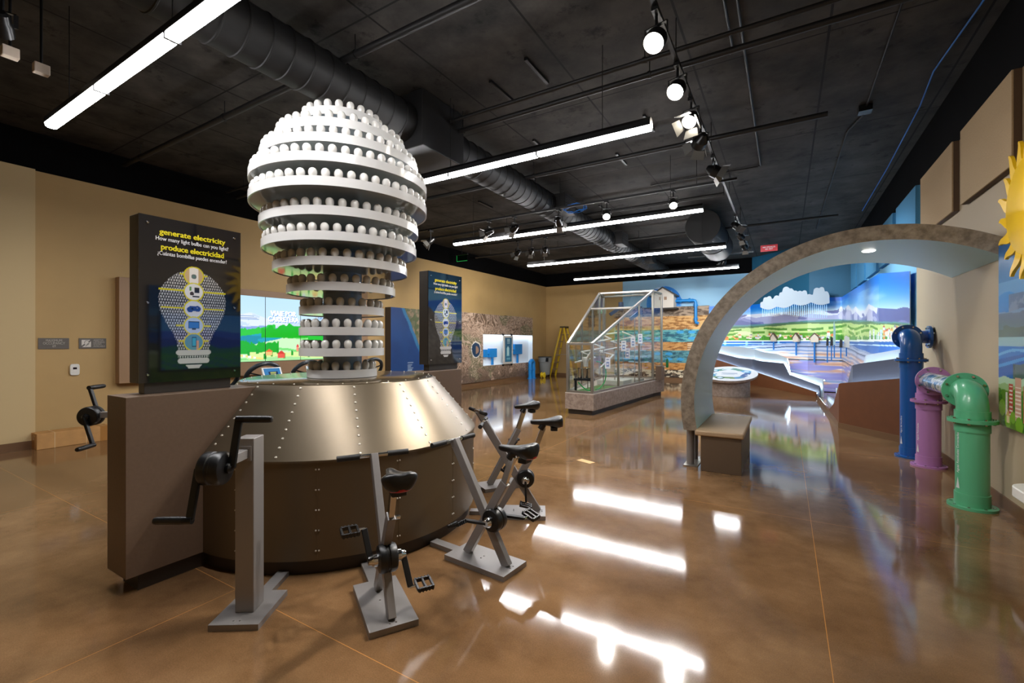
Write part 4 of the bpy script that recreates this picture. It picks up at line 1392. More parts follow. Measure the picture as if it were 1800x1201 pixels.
MB().box(-3.06 + 3.6, -2.9 + 3.6, 12.75 - 10.8, 13.1 - 10.8, .438, .83).build('control_box', M_TAUPE, gh, smooth=0, bevel=.005)

# ================================================================== geology panel, house and pipe on the back wall
geo = thing('geology_panel', 'wall panel of layered rock textures in grey, tan and blue on the back wall', 'wall panel', (-3.6, YB - .001, 0))
def rocks(X, Y):
    w = .05 * (n1(X * 1.5, 3) - .5)
    y = Y + w
    n = fbm(X * 6, Y * 22, 7, 4)
    k = Ink(X, Y, (150, 112, 70))
    def layer(a, b, c1, c2, c3):
        q = (y >= a) & (y < b)
        k.on(q, c1); k.on(q & (n > .54), c2); k.on(q & (n < .40), c3)
    layer(-1, .28, (70, 58, 46), (214, 200, 172), (40, 32, 26))
    layer(.28, .56, (190, 132, 66), (206, 152, 88), (146, 96, 44))
    layer(.56, 1.03, (64, 118, 130), (92, 150, 158), (40, 84, 100))
    layer(1.03, 1.36, (192, 136, 76), (208, 158, 96), (146, 98, 50))
    layer(1.36, 1.84, (60, 132, 148), (104, 174, 178), (40, 92, 112))
    layer(1.84, 2.36, (196, 146, 86), (214, 172, 112), (150, 104, 56))
    layer(2.36, 2.72, (128, 112, 96), (166, 148, 128), (88, 74, 62))
    layer(2.72, 3.2, (66, 56, 48), (110, 96, 84), (38, 32, 28))
    for i in range(12):
        for j, yy in enumerate((.70, .90, 1.5, 1.74)):
            xx = .5 + i * .42
            if (i + j) % 4 < 2 or xx > 2.6 and xx < 3.4:
                k.on(((X - xx) / .14) ** 2 + ((Y - yy) / .055) ** 2 < 1, (58, 158, 214))
    for j in range(4):
        k.on((np.abs(Y - (1.29 - j * .07)) < .014) & (X > 2.85) & (X < 3.4 - .06 * (j % 2)), (222, 206, 176))
    for i in range(30):
        k.on(((X - i * .19 - .08) / .07) ** 2 + ((Y - .12 - .04 * (i % 3)) / .06) ** 2 < 1, (206, 190, 160) if i % 2 else (110, 92, 74))
    return k
fr = Frame((-6.05 + 3.6, -.08, .12), (1, 0, 0), (0, 0, 1))
graphic('rock_layers', geo, lambda x, y, d: fr.p(x, y, d + (.02 * (fbm(np.array([x * 5.]), np.array([y * 14.]), 3)[0] - .5) if d == 0 else 0)), 3.62, 2.72, .025, rocks, print_mat('rock_print', .7), thick=.075, side=(90, 70, 50))
MB().box(-2.44, 1.2, -.06, 0, 0, .118).build('plinth', M_BASE, geo, smooth=0)
disc = thing('sky_disc', 'round blue disc painted with clouds on the back wall behind the little house', 'wall disc', (-4.08, YB - .002, 3.0))
def clouds(X, Y):
    k = Ink(X, Y, (30, 122, 208)); n = fbm(X * 3.2, Y * 4.2, 14, 5); k.mix((n - .5) * 6, (226, 236, 246)); return k
def dpos(x, y, d):
    return Vector(((y) * math.cos(x), d - .04, (y) * math.sin(x)))
NR, NA = 24, 64
vs, cs = [], []
for i in range(NR + 1):
    for j in range(NA):
        rr, a = .66 * i / NR, 2 * PI * j / NA
        vs.append((rr * math.cos(a), -.04, rr * math.sin(a)))
X_ = np.array([v[0] + 5 for v in vs]); Y_ = np.array([v[2] + 5 for v in vs])
cc = lin(np.clip(clouds(X_[None, :], Y_[None, :]).c[0], 0, 255))
fs = [(i * NA + j, i * NA + (j + 1) % NA, (i + 1) * NA + (j + 1) % NA, (i + 1) * NA + j) for i in range(NR) for j in range(NA)]
k0 = len(vs)
vs += [(.66 * math.cos(2 * PI * j / NA), 0, .66 * math.sin(2 * PI * j / NA)) for j in range(NA)]
fs += [(NR * NA + j, NR * NA + (j + 1) % NA, k0 + (j + 1) % NA, k0 + j) for j in range(NA)]
me = bpy.data.meshes.new('painted_disc'); me.from_pydata(vs, [], fs)
at = me.color_attributes.new('ink', 'FLOAT_COLOR', 'POINT')
cc = np.vstack([cc, np.tile(lin((40, 110, 180)), (NA, 1))])
at.data.foreach_set('color', np.c_[cc, np.ones(len(cc))].astype(np.float32).ravel())
me.materials.append(print_mat('rock_print', .7))
o = bpy.data.objects.new('painted_disc', me); COL.objects.link(o); o.parent = disc
hs = thing('model_house', 'small pale model house with a dark gable roof on the geology panel', 'model house', (-4.0, YB - .30, 2.78))
prof_ = [(-.4, 0), (.4, 0), (.4, .52), (0, .78), (-.4, .52)]
MB().ext([(x, -.25, z) for x, z in prof_], (0, .5, 0)).build('walls', mat('pale_house_paint', (206, 200, 190), .6), hs, smooth=0)
mb = MB()
for s_ in (-1, 1):
    mb.ext([(0, -.31, .80), (0, -.31, .755), (s_ * .5, -.31, .43), (s_ * .5, -.31, .475)], (0, .58, 0))
mb.build('roof', mat('dark_roof', (54, 50, 48), .6), hs, smooth=0)
mb = MB()
for x in (-.13, .05):
    mb.box(x, x + .1, -.256, -.25, .3, .42)
mb.build('window', mat('tan_window', (150, 124, 100), .5), hs, smooth=0)
MB().box(-.45, .5, -.28, .27, -.06, 0).build('base_slab', mat('dark_slab', (40, 36, 32), .7), hs, smooth=0)
bp = thing('blue_pipe', 'bright blue pipe that runs from the model house down onto the rock panel', 'pipe', (-3.2, YB - .18, 2.1))
rr = [(-.4, 0, .95), (.22, 0, .95), (.29, 0, .93), (.32, 0, .86), (.32, 0, .18), (.34, -.02, .1), (.42, -.04, .08)]
MB().tube(rr, .055, 14).build('pipe_run', M_PUMP, bp, smooth=60)
for c, ax in (((-.2, 0, .95), (1, 0, 0)), ((.1, 0, .95), (1, 0, 0)), ((.32, 0, .75), (0, 0, 1)), ((.32, 0, .25), (0, 0, 1))):
    c, ax = Vector(c), Vector(ax)
    MB().cyl(c - ax * .03, c + ax * .03, .08, n=14).build('coupling', M_PUMP, bp)
ex = thing('exit_sign', 'small green exit sign on the tan back wall left of the glass case', 'exit sign', (-6.6, YB - .002, 2.66))
MB().box(-.18, .18, -.05, 0, 0, .24).build('case', mat('white_plastic', (224, 222, 214), .4), ex, smooth=0, bevel=.01)
fr = Frame((-.16, -.0505, .02), (1, 0, 0), (0, 0, 1))
MB().box(-.16, .16, -.054, -.0505, .02, .22).build('face', mat('green_exit_face', (120, 210, 160), .4, emit=.5), ex, smooth=0)
lettering('lettering', 'EXIT', .15, Frame((-.16, -.0545, .02), (1, 0, 0), (0, 0, 1)), .16, .1, 0, mat('white_exit', (240, 250, 244), .4, emit=.8), ex, bold=.004)
db = thing('wall_box', 'small dark box on the tan back wall below the exit sign', 'box', (-7.05, YB - .002, 2.1))
MB().box(-.14, .14, -.1, 0, 0, .5).build('case', M_DARK, db, smooth=0, bevel=.01)
# ================================================================== watershed mural in the far right corner
class Path:
    def __init__(s, pts):
        s.p = [Vector((x, y)) for x, y in pts]
        s.s = [0.0]
        for a, b in zip(s.p, s.p[1:]): s.s.append(s.s[-1] + (b - a).length)
        s.len = s.s[-1]
    def at(s, t):
        t = min(max(t, 0), s.len)
        for i in range(len(s.p) - 1):
            if t <= s.s[i + 1] or i == len(s.p) - 2:
                d = (s.p[i + 1] - s.p[i]).normalized()
                return s.p[i] + d * (t - s.s[i]), Vector((d.y, -d.x)) * -1
    def offset(s, d):
        n = len(s.p); out = []
        for i in range(n):
            ds = []
            if i > 0: ds.append((s.p[i] - s.p[i - 1]).normalized())
            if i < n - 1: ds.append((s.p[i + 1] - s.p[i]).normalized())
            ns = [Vector((-q.y, q.x)) for q in ds]
            m = ns[0] if len(ns) == 1 else (ns[0] + ns[1]) / max(.35, 1 + ns[0].dot(ns[1]))
            out.append(tuple(s.p[i] + m * d))
        return Path(out)
# room side of this path lies to its left: it runs from the right wall round the corner to the back wall
MP = Path([(1.62, 9.05), (1.45, 10.5), (1.41, 16.30), (.58, 16.42), (-.72, 17.85), (-1.06, 18.2), (-2.43, 18.22)])
SCTL = [0, MP.s[1], MP.s[2], MP.s[3], MP.s[4], MP.len]
ZTOPV = [2.57, 2.73, 2.80, 2.80, 2.80, 2.80]
RIDGE_S = [0.0, 0.21, 0.58, 0.99, 1.73, 2.56, 3.07, 3.72, 4.44, 5.05, 5.83, 6.71, 7.29, 7.37, 7.67, 8.1, 8.98, 9.97, 10.69, 11.06, 12.0]
RIDGE_Z = [2.01, 2.034, 2.02, 2.068, 2.126, 2.25, 2.15, 2.175, 2.335, 2.29, 2.47, 2.378, 2.52, 2.415, 2.412, 2.43, 2.433, 2.456, 2.454, 2.404, 2.38]
MTOP = [2.03, 2.09, 2.50, 2.48, 2.42, 2.40]
GTOP = [1.76, 1.84, 2.10, 2.10, 2.06, 2.04]
mur = thing('watershed_mural', 'curved wall mural of mountains, green valley and underground water layers in the far right corner', 'mural', (.6, 16.2, 0))
MO = Vector((.6, 16.2, 0))
def valley(X, T):
    """X along the path, T 0..1 from the floor to the top edge"""
    zt = np.interp(X, SCTL, ZTOPV); Z = T * zt
    M_, G_ = np.interp(X, SCTL, MTOP), np.interp(X, SCTL, GTOP)
    k = Ink(X, Z, (0, 112, 214))
    g = np.clip((Z - M_ + .05) / (zt - M_), 0, 1)
    k.mix((1 - g) ** 1.6, (206, 232, 250))
    k.mix(.35 * np.clip((fbm(X * .7, Z * 5, 3) - .5) * 4, 0, 1) * (g < .8), (226, 240, 252))
    # mountains: a drawn ridge line, lit faces, shaded faces and snow
    top = np.interp(X, RIDGE_S, RIDGE_Z) + .022 * (n1(X * 3.3, 4, 2) - .5)
    far = np.interp(X, [0, 1.5, 7.3, 12], [.16, .5, .5, 1.0])
    mt = Z < top
    k.on(mt, (126, 130, 182))
    dn = (top - Z)
    f = fbm(X * 1.1 + dn * 3.2, dn * 5 - X * .35, 6, 2)
    k.on(mt & (f > .53), (172, 174, 210)); k.on(mt & (f < .40), (98, 104, 158))
    slope = np.interp(X, [0, .21, .58, .99, 1.73, 2.56, 3.07, 3.72, 4.44, 5.05, 5.83, 6.71, 7.29, 7.38], [0, 1, 0, 0, 0, 1, 0, 0, 1, 0, 1, 0, 1, 0])
    k.on(mt & (X > 1.6) & (X < 7.4) & (slope + .5 * (fbm(X * 2.2, dn * 7, 71, 2) - .5) > .52), (196, 196, 222))
    k.on(mt & (dn < .05 + .13 * n1(X * 2.3, 62, 2)) & (f > .45), (226, 228, 238))
    k.on(mt & (dn < .09) & (X > 1.6) & (X < 7.4) & (slope > .55), (238, 238, 244))
    k.on(Z < G_ + .10 * n1(X * .8, 15) * (M_ - G_) + .01, (96, 148, 150))
    # hills, fields, woods
    W = 1.5
    n = (Z - W) / (G_ - W)
    k.on(n < .92 + .14 * n1(X * .9 + 3, 17), (92, 132, 92))
    k.on(n < .80 + .16 * n1(X * 1.1 + 9, 18), (196, 220, 140))
    band = n + .10 * np.sin(X * 1.7) + .08 * n1(X * 2, 20)
    k.on((np.abs(band - .74) < .06) & (n1(X * 1.3, 22) > .42), (86, 146, 54))
    k.on((n < .70) & (np.abs(band - .5) < .07) & (n1(X * 1.6, 23) > .4), (96, 156, 56))
    k.on((n < .66) & (n > .4) & (fbm(X * 2.2, Z * 9, 26) > .66), (224, 234, 176))
    tr = .14 + .30 * n1(X * 7, 24, 3)
    k.on((n < tr) & (n1(X * 2.5, 25) > .36), (88, 160, 48))
    k.on((n < tr * .8) & (n1(X * 12, 27) > .58), (58, 128, 40))
    # town
    rng = random.Random(5)
    for i in range(74):
        x = rng.choice([rng.uniform(.2, 1.4), rng.uniform(7.4, MP.len - .2), rng.uniform(7.4, MP.len - .2)]); y = W + rng.uniform(.03, .17); w, h = rng.uniform(.05, .14), rng.uniform(.04, .1)
        c = rng.choice([(240, 238, 232), (236, 214, 190), (226, 130, 70), (238, 176, 96), (206, 212, 222)])
        k.rect(x, x + w, y, y + h, c); k.tri(x + w / 2, y + h, w * 1.2, h * .55, rng.choice([(200, 84, 60), (130, 134, 146), (226, 120, 60)]))
    for x, w, h, c in ((.62, .10, .26, (240, 240, 244)), (.76, .08, .30, (236, 232, 226)), (.90, .09, .20, (214, 226, 238)), (1.12, .10, .34, (238, 150, 60)), (1.27, .12, .36, (196, 216, 236)), (1.45, .09, .3, (222, 232, 242)), (1.6, .1, .24, (206, 220, 236)), (.45, .1, .2, (226, 90, 110)), (1.9, .16, .4, (220, 220, 226)), (2.3, .2, .36, (228, 226, 222))):
        k.rect(x, x + w, W - .02, W - .02 + h * .62, c)
        for j in range(6): k.on((X > x + .015) & (X < x + w - .015) & (np.abs(Z - (W + .03 + j * .055)) < .008) & (Z < W + h * .6 - .03), (150, 180, 206))
    k.tri(1.15, W - .04, .17, .1, (206, 52, 40)); k.on((n < .10) & (X < 3) & (n1(X * 9, 44) > .4), (70, 150, 50))
    k.on(Z < W + .02 + .02 * n1(X * 2, 31), (236, 242, 232))
    # ground water
    k.on(Z < W - .01, (24, 92, 170)); k.on((Z < W - .01) & (Z > W - .15) & (np.sin(X * 9) > .93) & (X > 7.4), (120, 180, 226)); k.on((np.abs(Z - W + .08) < .01), (200, 226, 244))
    lay = Z + .10 * np.sin(X * .55 + .6) + .05 * n1(X * 1.2, 35)
    k.on(lay < 1.38, (150, 164, 190))
    st = np.sin(lay * 62 + 5 * fbm(X * 1.3, lay * 4, 36))
    low = lay < 1.36
    k.mix(low * np.clip((st - .1) * 1.6, 0, 1) * .8, (190, 190, 204)); k.mix(low * np.clip((-st - .3) * 1.6, 0, 1) * .8, (116, 130, 168))
    k.mix(low * (lay < 1.16) * np.clip((fbm(X * .8, lay * 9, 37) - .47) * 12, 0, 1) * .85, (196, 140, 104)); k.mix(low * (lay < 1.16) * np.clip((st - .6) * 3, 0, 1), (222, 190, 166))
    k.on(np.abs(lay - 1.27) < .012, (30, 50, 84)); k.on(np.abs(lay - .86) < .016, (24, 40, 66))
    k.mix((lay < .82) * np.clip((fbm(X * 1.1, lay * 12, 38) - .45) * 10, 0, 1) * .9, (126, 120, 176))
    return k
def mpos(x, t, d):
    p, n_ = MP.at(x)
    zt = np.interp(x, SCTL, ZTOPV)
    return Vector((p.x + n_.x * d, p.y + n_.y * d, .02 + t * (zt - .02))) - MO
# a fine grid: along the path in metres, up as a fraction of the height
def valley_u(X, Y): return valley(X, Y / 2.8)
graphic('mural_panel', mur, lambda x, y, d: mpos(x, y / 2.8, d), MP.len, 2.8, .0125, valley_u, print_mat('mural_print', .3), thick=.01, side=(180, 190, 196), back=False)

# stepped boards of carved ground in front of the mural; light strips shine up behind each edge
ter = thing('terrain_boards', 'stepped brown and white terrain boards with glowing edges below the corner mural', 'display', (.6, 15, 0))
TO = Vector((.6, 15, 0))
M_BRN = mat('rust_brown_laminate', (104, 60, 32), .5, noise=(8, .06))
M_GRYB = mat('grey_step_board', (70, 72, 86), .5)
M_WHB = mat('white_step_board', (172, 180, 186), .45)
M_LED = emitter('cool_led_strip', (206, 234, 255), 42.0)
def step_board(nm, path, prof, m, parent=ter, thick=.03, z0=0.0, step=.06, led=True):
    n = max(2, int(path.len / step))
    ts = sorted(set([path.len * i / n for i in range(n + 1)] + path.s))
    pts = []
    for t in ts:
        p, nn = path.at(t); pts.append((p, nn, max(z0 + .012, float(prof(t / path.len)))))
    mb = MB(); vs, fs = [], []
    for p, nn, z in pts:
        for d, zz in ((0, z0), (0, z), (-thick, z), (-thick, z0)):
            vs.append(Vector((p.x + nn.x * d, p.y + nn.y * d, zz)) - TO)
    for i in range(len(pts) - 1):
        a, b = i * 4, i * 4 + 4
        for j in range(4):
            j2 = (j + 1) % 4
            fs.append((a + j, b + j, b + j2, a + j2))
    k = (len(pts) - 1) * 4
    fs += [(3, 2, 1, 0), (k, k + 1, k + 2, k + 3)]
    b = mb.add(vs, fs).build(nm, m, parent, smooth=20)
    if led:
        lp = [Vector((p.x + nn.x * (-thick - .012), p.y + nn.y * (-thick - .012), max(z0 + .012, z - .03))) - TO for p, nn, z in pts]
        MB().tube(lp, .009, 6).build('light_strip', M_LED, b)
    return b
def pl(*c):
    xs, ys = [a for a, b in c], [b for a, b in c]
    return lambda f: np.interp(f, xs, ys)
# left of the notch: from its low right end up towards the back wall
LB = Path([(.70, 14.77), (-1.04, 17.75), (-2.40, 17.95)])
step_board('brown_front', LB, pl((0, .13), (.72, .50), (1, .93)), M_BRN)
MB().ext([Vector((x, y, .0)) - TO for x, y in ((.70, 14.75), (.715, 14.76), (.60, 16.2), (.58, 16.2))], (0, 0, .12)).build('brown_end', M_BRN, ter, smooth=0)
step_board('grey_step', LB.offset(-.10), pl((0, .30), (.28, .50), (.34, .83), (.60, .84), (.8, .92), (1, 1.16)), M_GRYB)
step_board('white_step', LB.offset(-.19), pl((0, .48), (.31, .58), (.33, .98), (.44, 1.1), (.62, 1.15), (.8, 1.32), (1, 1.34)), M_WHB)
# right of the notch: along the diagonal front, then back into the room corner
RB = Path([(1.64, 8.50), (.79, 9.64), (.72, 14.4)])
step_board('brown_front', RB, pl((0, 1.0), (.228, .78), (.229, .77), (.36, .34), (.5, .12), (.7, .06), (1, .05)), M_BRN)
step_board('brown_kick', RB.offset(.012), lambda f: .10, M_BASE, led=False, thick=.01)
step_board('grey_step', RB.offset(-.20), pl((0, 1.33), (.2, 1.13), (.25, 1.05), (.36, .62), (.5, .36), (.7, .2), (1, .12)), M_GRYB)
step_board('white_step', RB.offset(-.40), pl((0, 1.52), (.17, 1.32), (.24, 1.25), (.36, .80), (.5, .5), (.75, .34), (1, .3)), M_WHB)
# cloud and rain cut-out
def cut(nm, pts, fr, m, parent, th=.03):
    return MB().ext([fr.p(x, y, 0) for x, y in pts], fr.n * th).build(nm, m, parent, smooth=0)
cl = thing('rain_cloud', 'white cut out cloud with blue rain lines hanging before the mural sky', 'cloud cutout', (-.15, 16.9, 2.3))
cdir = (MP.p[3] - MP.p[4]).normalized()          # runs to the right in the picture
fr = Frame((-.51, -1.0, .04), (1, 0, 0), (0, 0, 1))
pts = []
lobes = [(.08, .48, .09), (.2, .66, .10), (.33, .72, .08), (.44, .58, .10), (.6, .70, .11), (.78, .84, .10), (.94, 1.04, .12), (1.1, .98, .10), (1.26, .88, .10), (1.42, .86, .10), (1.58, .88, .09), (1.74, .72, .09), (1.86, .70, .08), (2.0, .94, .11), (2.16, .98, .09), (2.3, .80, .09), (2.38, .66, .06)]
for cx_, cy_, r_ in lobes:
    for a in range(150, 20, -13):
        pts.append((cx_ + r_ * math.cos(R(a)), cy_ + r_ * math.sin(R(a))))
up = []
xs_ = np.linspace(0, 2.42, 80)
topz = [max([cy_ + math.sqrt(max(0, r_ * r_ - (x - cx_) ** 2)) if abs(x - cx_) <= r_ else .5 + .3 * math.sin(PI * x / 2.42) for cx_, cy_, r_ in lobes]) for x in xs_]
botz = [.40 - .10 * abs(math.sin(x * 5.2)) - .07 * math.sin(x * 2.1 + 1) for x in xs_]
mb = MB()
for d in (0, .03):
    pass
vs, fs = [], []
for x, a, b in zip(xs_, botz, topz):
    for y, d in ((a, .0), (b, .0), (b, .03), (a, .03)): vs.append(fr.p(x * .72, (y - .05) * .72, d))
for i in range(len(xs_) - 1):
    a, b = i * 4, i * 4 + 4
    for j in range(4):
        j2 = (j + 1) % 4
        fs.append((a + j, a + j2, b + j2, b + j))
k = (len(xs_) - 1) * 4
fs += [(0, 1, 2, 3), (k + 3, k + 2, k + 1, k)]
M_CLD = mat('white_cloud_board', (158, 166, 174), .5)
MB().add(vs, fs).build('cloud', M_CLD, cl, smooth=0)
for i in range(34):
    mb = MB()
    x = .08 + i * .068
    y0_ = -.16 + .10 * math.sin(x * 2.2) + .04
    y1_ = np.interp(x, xs_, botz) - .05
    y = y0_
    while y < y1_:
        q = fr.p(x * .72, y * .72, .01); mb.beam(q, q + Vector((0, 0, min(.05, y1_ - y + .02) * .72)), .014, .006); y += .065
    mb.build('rain_line', mat('pale_rain', (170, 210, 244), .4), cl, smooth=0)
# little houses with wells
M_HW, M_HR, M_WELL = mat('pale_house_board', (206, 190, 172), .5), mat('dark_roof_board', (92, 74, 62), .5), mat('blue_well_rod', (20, 104, 176), .4)
lbs = ['little cut out house on the mural, its blue well the shortest', 'middle cut out house on the mural with a blue well', 'cut out house nearest the notch, its blue well the longest']
for i, (t, dz, dep) in enumerate(((9.36, 1.5, .27), (8.44, 1.49, .42), (7.92, 1.48, .6))):
    p, nn = MP.at(t)
    h = thing('well_house', lbs[i], 'house cutout', (p.x + nn.x * .06, p.y + nn.y * .06, dz), 0, 'well houses on the mural')
    f2 = Frame((0, 0, 0), (nn.y * -1, nn.x, 0), (0, 0, 1))
    if f2.n.dot(Vector((nn.x, nn.y, 0))) < 0: f2 = Frame((0, 0, 0), (nn.y, -nn.x, 0), (0, 0, 1))
    MB().ext([f2.p(x, y) for x, y in ((-.1, 0), (.1, 0), (.1, .13), (0, .24), (-.1, .13))], f2.n * .06).build('house_front', M_HW, h, smooth=0)
    MB().ext([f2.p(x, y, -.005) for x, y in ((-.15, .09), (0, .25), (.15, .09), (.15, .125), (0, .285), (-.15, .125))], f2.n * .07).build('roof', M_HR, h, smooth=0)
    MB().cyl(f2.p(0, 0, .03), f2.p(0, -dep, .03), .024, n=10).build('well_pipe', M_WELL, h)
lbs = ['pale cut out tower standing rightmost before the mural', 'dark cut out tower beside the pale one before the mural', 'tall thin needle tower cut out before the mural', 'dark cut out tower left of the needle tower', 'leftmost dark cut out tower of the skyline']
for i, (x, y, w, z0_, z1_, c) in enumerate(((1.21, 13.0, .11, 1.36, 1.64, (196, 190, 186)), (1.10, 12.95, .06, 1.36, 1.56, (34, 32, 34)), (.98, 13.0, .045, 1.42, 1.98, (150, 176, 186)), (.93, 13.05, .055, 1.4, 1.62, (34, 32, 34)), (.85, 13.05, .05, 1.4, 1.6, (34, 32, 34)))):
    h = thing('tower_cutout', lbs[i], 'building cutout', (x, y, z0_), 0, 'skyline cutouts before the mural')
    m_ = mat('tower_board_%d' % i, c, .5)
    MB().ext([(-w / 2, 0, 0), (w / 2, 0, 0), (w / 2, 0, (z1_ - z0_) * .86), (w * .2, 0, (z1_ - z0_) * (.9 if i != 2 else .6)), (0, 0, z1_ - z0_), (-w * .3, 0, (z1_ - z0_) * .9)], (0, .04, 0)).build('tower', m_, h, smooth=0)
    MB().cyl((0, .02, -.2 - .05 * i), (0, .02, 0), .012, n=8).build('well_pipe', M_WELL, h)
# oval reader table
rt = thing('reader_table', 'low oval stone table with a tilted white map top, standing under the arch opening', 'table', (-1.35, 14.1, 0))
MB().lathe([(.0, 0), (.52, 0), (.52, .42), (0, .46)], 48).build('pedestal', M_STONEG, rt)
tl = Matrix.Translation((0, 0, .60)) @ Matrix.Rotation(R(13), 4, 'X')
mb = MB().lathe([(.0, -.16), (.55, -.14), (.70, -.06), (.71, 0), (0, 0)], 56)
mb.tf(tl)
mb.build('stone_top', M_STONEG, rt)
def ringart(X, Y):
    x, y = X - .71, Y - .71
    k = Ink(x, y, (232, 234, 236)); d = np.hypot(x, y); a = np.arctan2(y, x)
    n = fbm(x * 5, y * 5, 4)
    b = (np.abs(d - .44 - .03 * np.sin(a * 5)) < .06 + .05 * n)
    k.on(b, (96, 150, 186)); k.on(b & (a > .8) & (a < 2.4), (112, 160, 140)); k.on(b & (a < -1.2) & (a > -2.4), (120, 150, 90)); k.on(b & (a > 2.6), (170, 110, 130)); k.on(b & (a < .2) & (a > -.7), (90, 110, 160)); k.on(b & (n > .62), (220, 232, 240))
    for aa, c in ((.5, (110, 170, 210)), (-2.0, (86, 116, 90)), (2.6, (70, 150, 170))):
        k.disc(.47 * math.cos(aa), .47 * math.sin(aa), .12, c); k.disc(.47 * math.cos(aa), .47 * math.sin(aa), .07, (206, 226, 236))
    k.rect(-.2, .2, .0, .03, (90, 120, 160)); k.rect(-.16, .22, -.06, -.04, (120, 150, 180)); k.rect(-.2, .14, -.12, -.1, (120, 150, 180))
    return k
def rpos(x, y, d):
    u, v = (x - .71) / .71, (y - .71) / .71
    # square grid wrapped into a disc
    a, b = u * math.sqrt(max(0, 1 - v * v / 2)), v * math.sqrt(max(0, 1 - u * u / 2))
    return tl @ Vector((a * .71, b * .71, .004 + d))
graphic('map_top', rt, rpos, 1.42, 1.42, .02, lambda X, Y: ringart(.71 + (X - .71) * np.sqrt(np.clip(1 - ((Y - .71) / .71) ** 2 / 2, 0, 1)), .71 + (Y - .71) * np.sqrt(np.clip(1 - ((X - .71) / .71) ** 2 / 2, 0, 1))), print_mat('table_print', .25), thick=.003, side=(220, 220, 220))

# ================================================================== right wall mural, sun and shelf
rm = thing('lake_mural', 'wall mural of lake, hills and town at the right edge below the yellow sun', 'mural', (XR, 4.6, .76))
def lake(X, Y):
    """X from the far edge towards the camera"""
    k = Ink(X, Y, (66, 130, 190)); k.mix((Y - .9) / .8, (30, 96, 160)); k.mix(.6 * (np.abs(Y - 1.12) < .14), (120, 170, 214))
    k.on((Y > 1.2) & (X * .55 + (Y - 1.2) * .3 > .26 + .0 * X) & (X < .8) & (Y > 1.62 - X * .9), (98, 150, 196))
    k.on(Y < 1.14 + .03 * np.sin(X * 9), (40, 128, 200))
    k.on((X > .22) & (Y < 1.14) & (Y > .95), (120, 132, 150)); k.on((X > .22) & (Y < 1.14) & (Y > .95) & (fbm(X * 8, Y * 16, 3) > .52), (90, 104, 126))
    k.on(Y < .98 + .05 * n1(X * 4, 5), (120, 150, 180)); k.on((Y < .95 + .06 * n1(X * 6, 6)), (96, 110, 130)); k.on(Y < .84 + .06 * n1(X * 5, 7) * (X > .1), (88, 96, 100))
    k.on(Y < .78, (150, 184, 190)); k.on(Y < .70, (20, 106, 192)); k.on(np.abs(Y - .62 - .05 * np.sin(X * 4)) < .012, (96, 170, 226)); k.on(Y < .58 + .12 * X, (10, 84, 170)); k.on(np.abs(Y - .52 - .16 * X) < .014, (70, 150, 220))
    hill = .40 + .12 * n1(X * 3, 9) + .16 * np.clip(X - .25, 0, 1)
    k.on((Y < hill + .08) & (X > .3), (74, 90, 84)); k.on(Y < hill - .10, (150, 176, 120)); k.on((Y < hill - .04) & (np.abs(Y - hill + .06) < .04), (176, 200, 170))
    k.on(Y < .30 + .06 * n1(X * 8, 10), (92, 130, 40)); k.on((Y < .30) & (fbm(X * 10, Y * 10, 12) > .5), (70, 116, 34))
    for x, w, h, c in ((.22, .08, .3, (176, 70, 60)), (.34, .12, .36, (200, 150, 130)), (.5, .1, .3, (190, 96, 80)), (.15, .04, .22, (214, 206, 196)), (.7, .14, .34, (206, 170, 150)), (.95, .1, .26, (180, 120, 100))):
        k.rect(x, x + w, .08, .08 + h, c)
        for j in range(8): k.on((X > x + .01) & (X < x + w - .01) & (np.abs(Y - (.12 + j * .034)) < .006) & (Y < .06 + h), (232, 214, 200))
    for x, y, r_ in ((.08, .16, .07), (.2, .06, .06), (.3, .1, .05), (.42, .05, .07), (.6, .1, .08), (.85, .08, .08)): k.disc(x, y, r_, (120, 168, 44))
    k.rect(.17, .23, .04, .1, (226, 206, 150)); k.tri(.2, .1, .08, .06, (206, 170, 100))
    return k
frm = Frame((-.052, 5.745 - 4.6, 0), (0, -1, 0), (0, 0, 1))
graphic('mural_panel', rm, lambda x, y, d: frm.p(x, y, d), 2.6, 1.62, .0065, lake, print_mat('lake_print', .22), thick=.05, side=(90, 120, 150))
scr = thing('landscape_screen', 'lit landscape screen on the right wall out of frame, mirrored in the near sign', 'screen', (XR - .053, 3.95, 1.05))
MB().box(-.04, -.002, -.68, .68, -.02, .93).build('housing', M_BEZ, scr, smooth=0)
def hills(X, Y):
    k = Ink(X, Y, (70, 150, 230)); k.mix(1 - Y / .9, (150, 200, 245)); k.on(Y < .55 + .14 * n1(X * 3, 3), (70, 110, 220)); k.on(Y < .42 + .16 * n1(X * 2, 4), (40, 86, 190))
    k.on(Y < .30 + .14 * n1(X * 3 + 4, 6), (40, 130, 120)); k.on(Y < .2 + .1 * n1(X * 4, 8), (60, 150, 90)); k.on((Y < .18) & (np.sin(X * 40) * np.sin(Y * 60 + X * 20) > .2), (40, 90, 150)); return k
frq = Frame((-.0405, .66, 0), (0, -1, 0), (0, 0, 1))
graphic('screen', scr, lambda x, y, d: frq.p(x, y, d), 1.32, .91, .015, hills, print_mat('lit_screen'))
sun = thing('sun_emblem', 'big yellow sun emblem with wavy rays on the right wall, cut by the picture edge', 'wall emblem', (XR - .15, 4.77, 2.50))
frs = Frame((0, 0, 0), (0, -1, 0), (0, 0, 1))
M_SUN = mat('yellow_sun_board', (250, 204, 16), .35)
M_SUND = mat('dark_board_edge', (96, 72, 20), .5)
rays = []
mbr = MB()
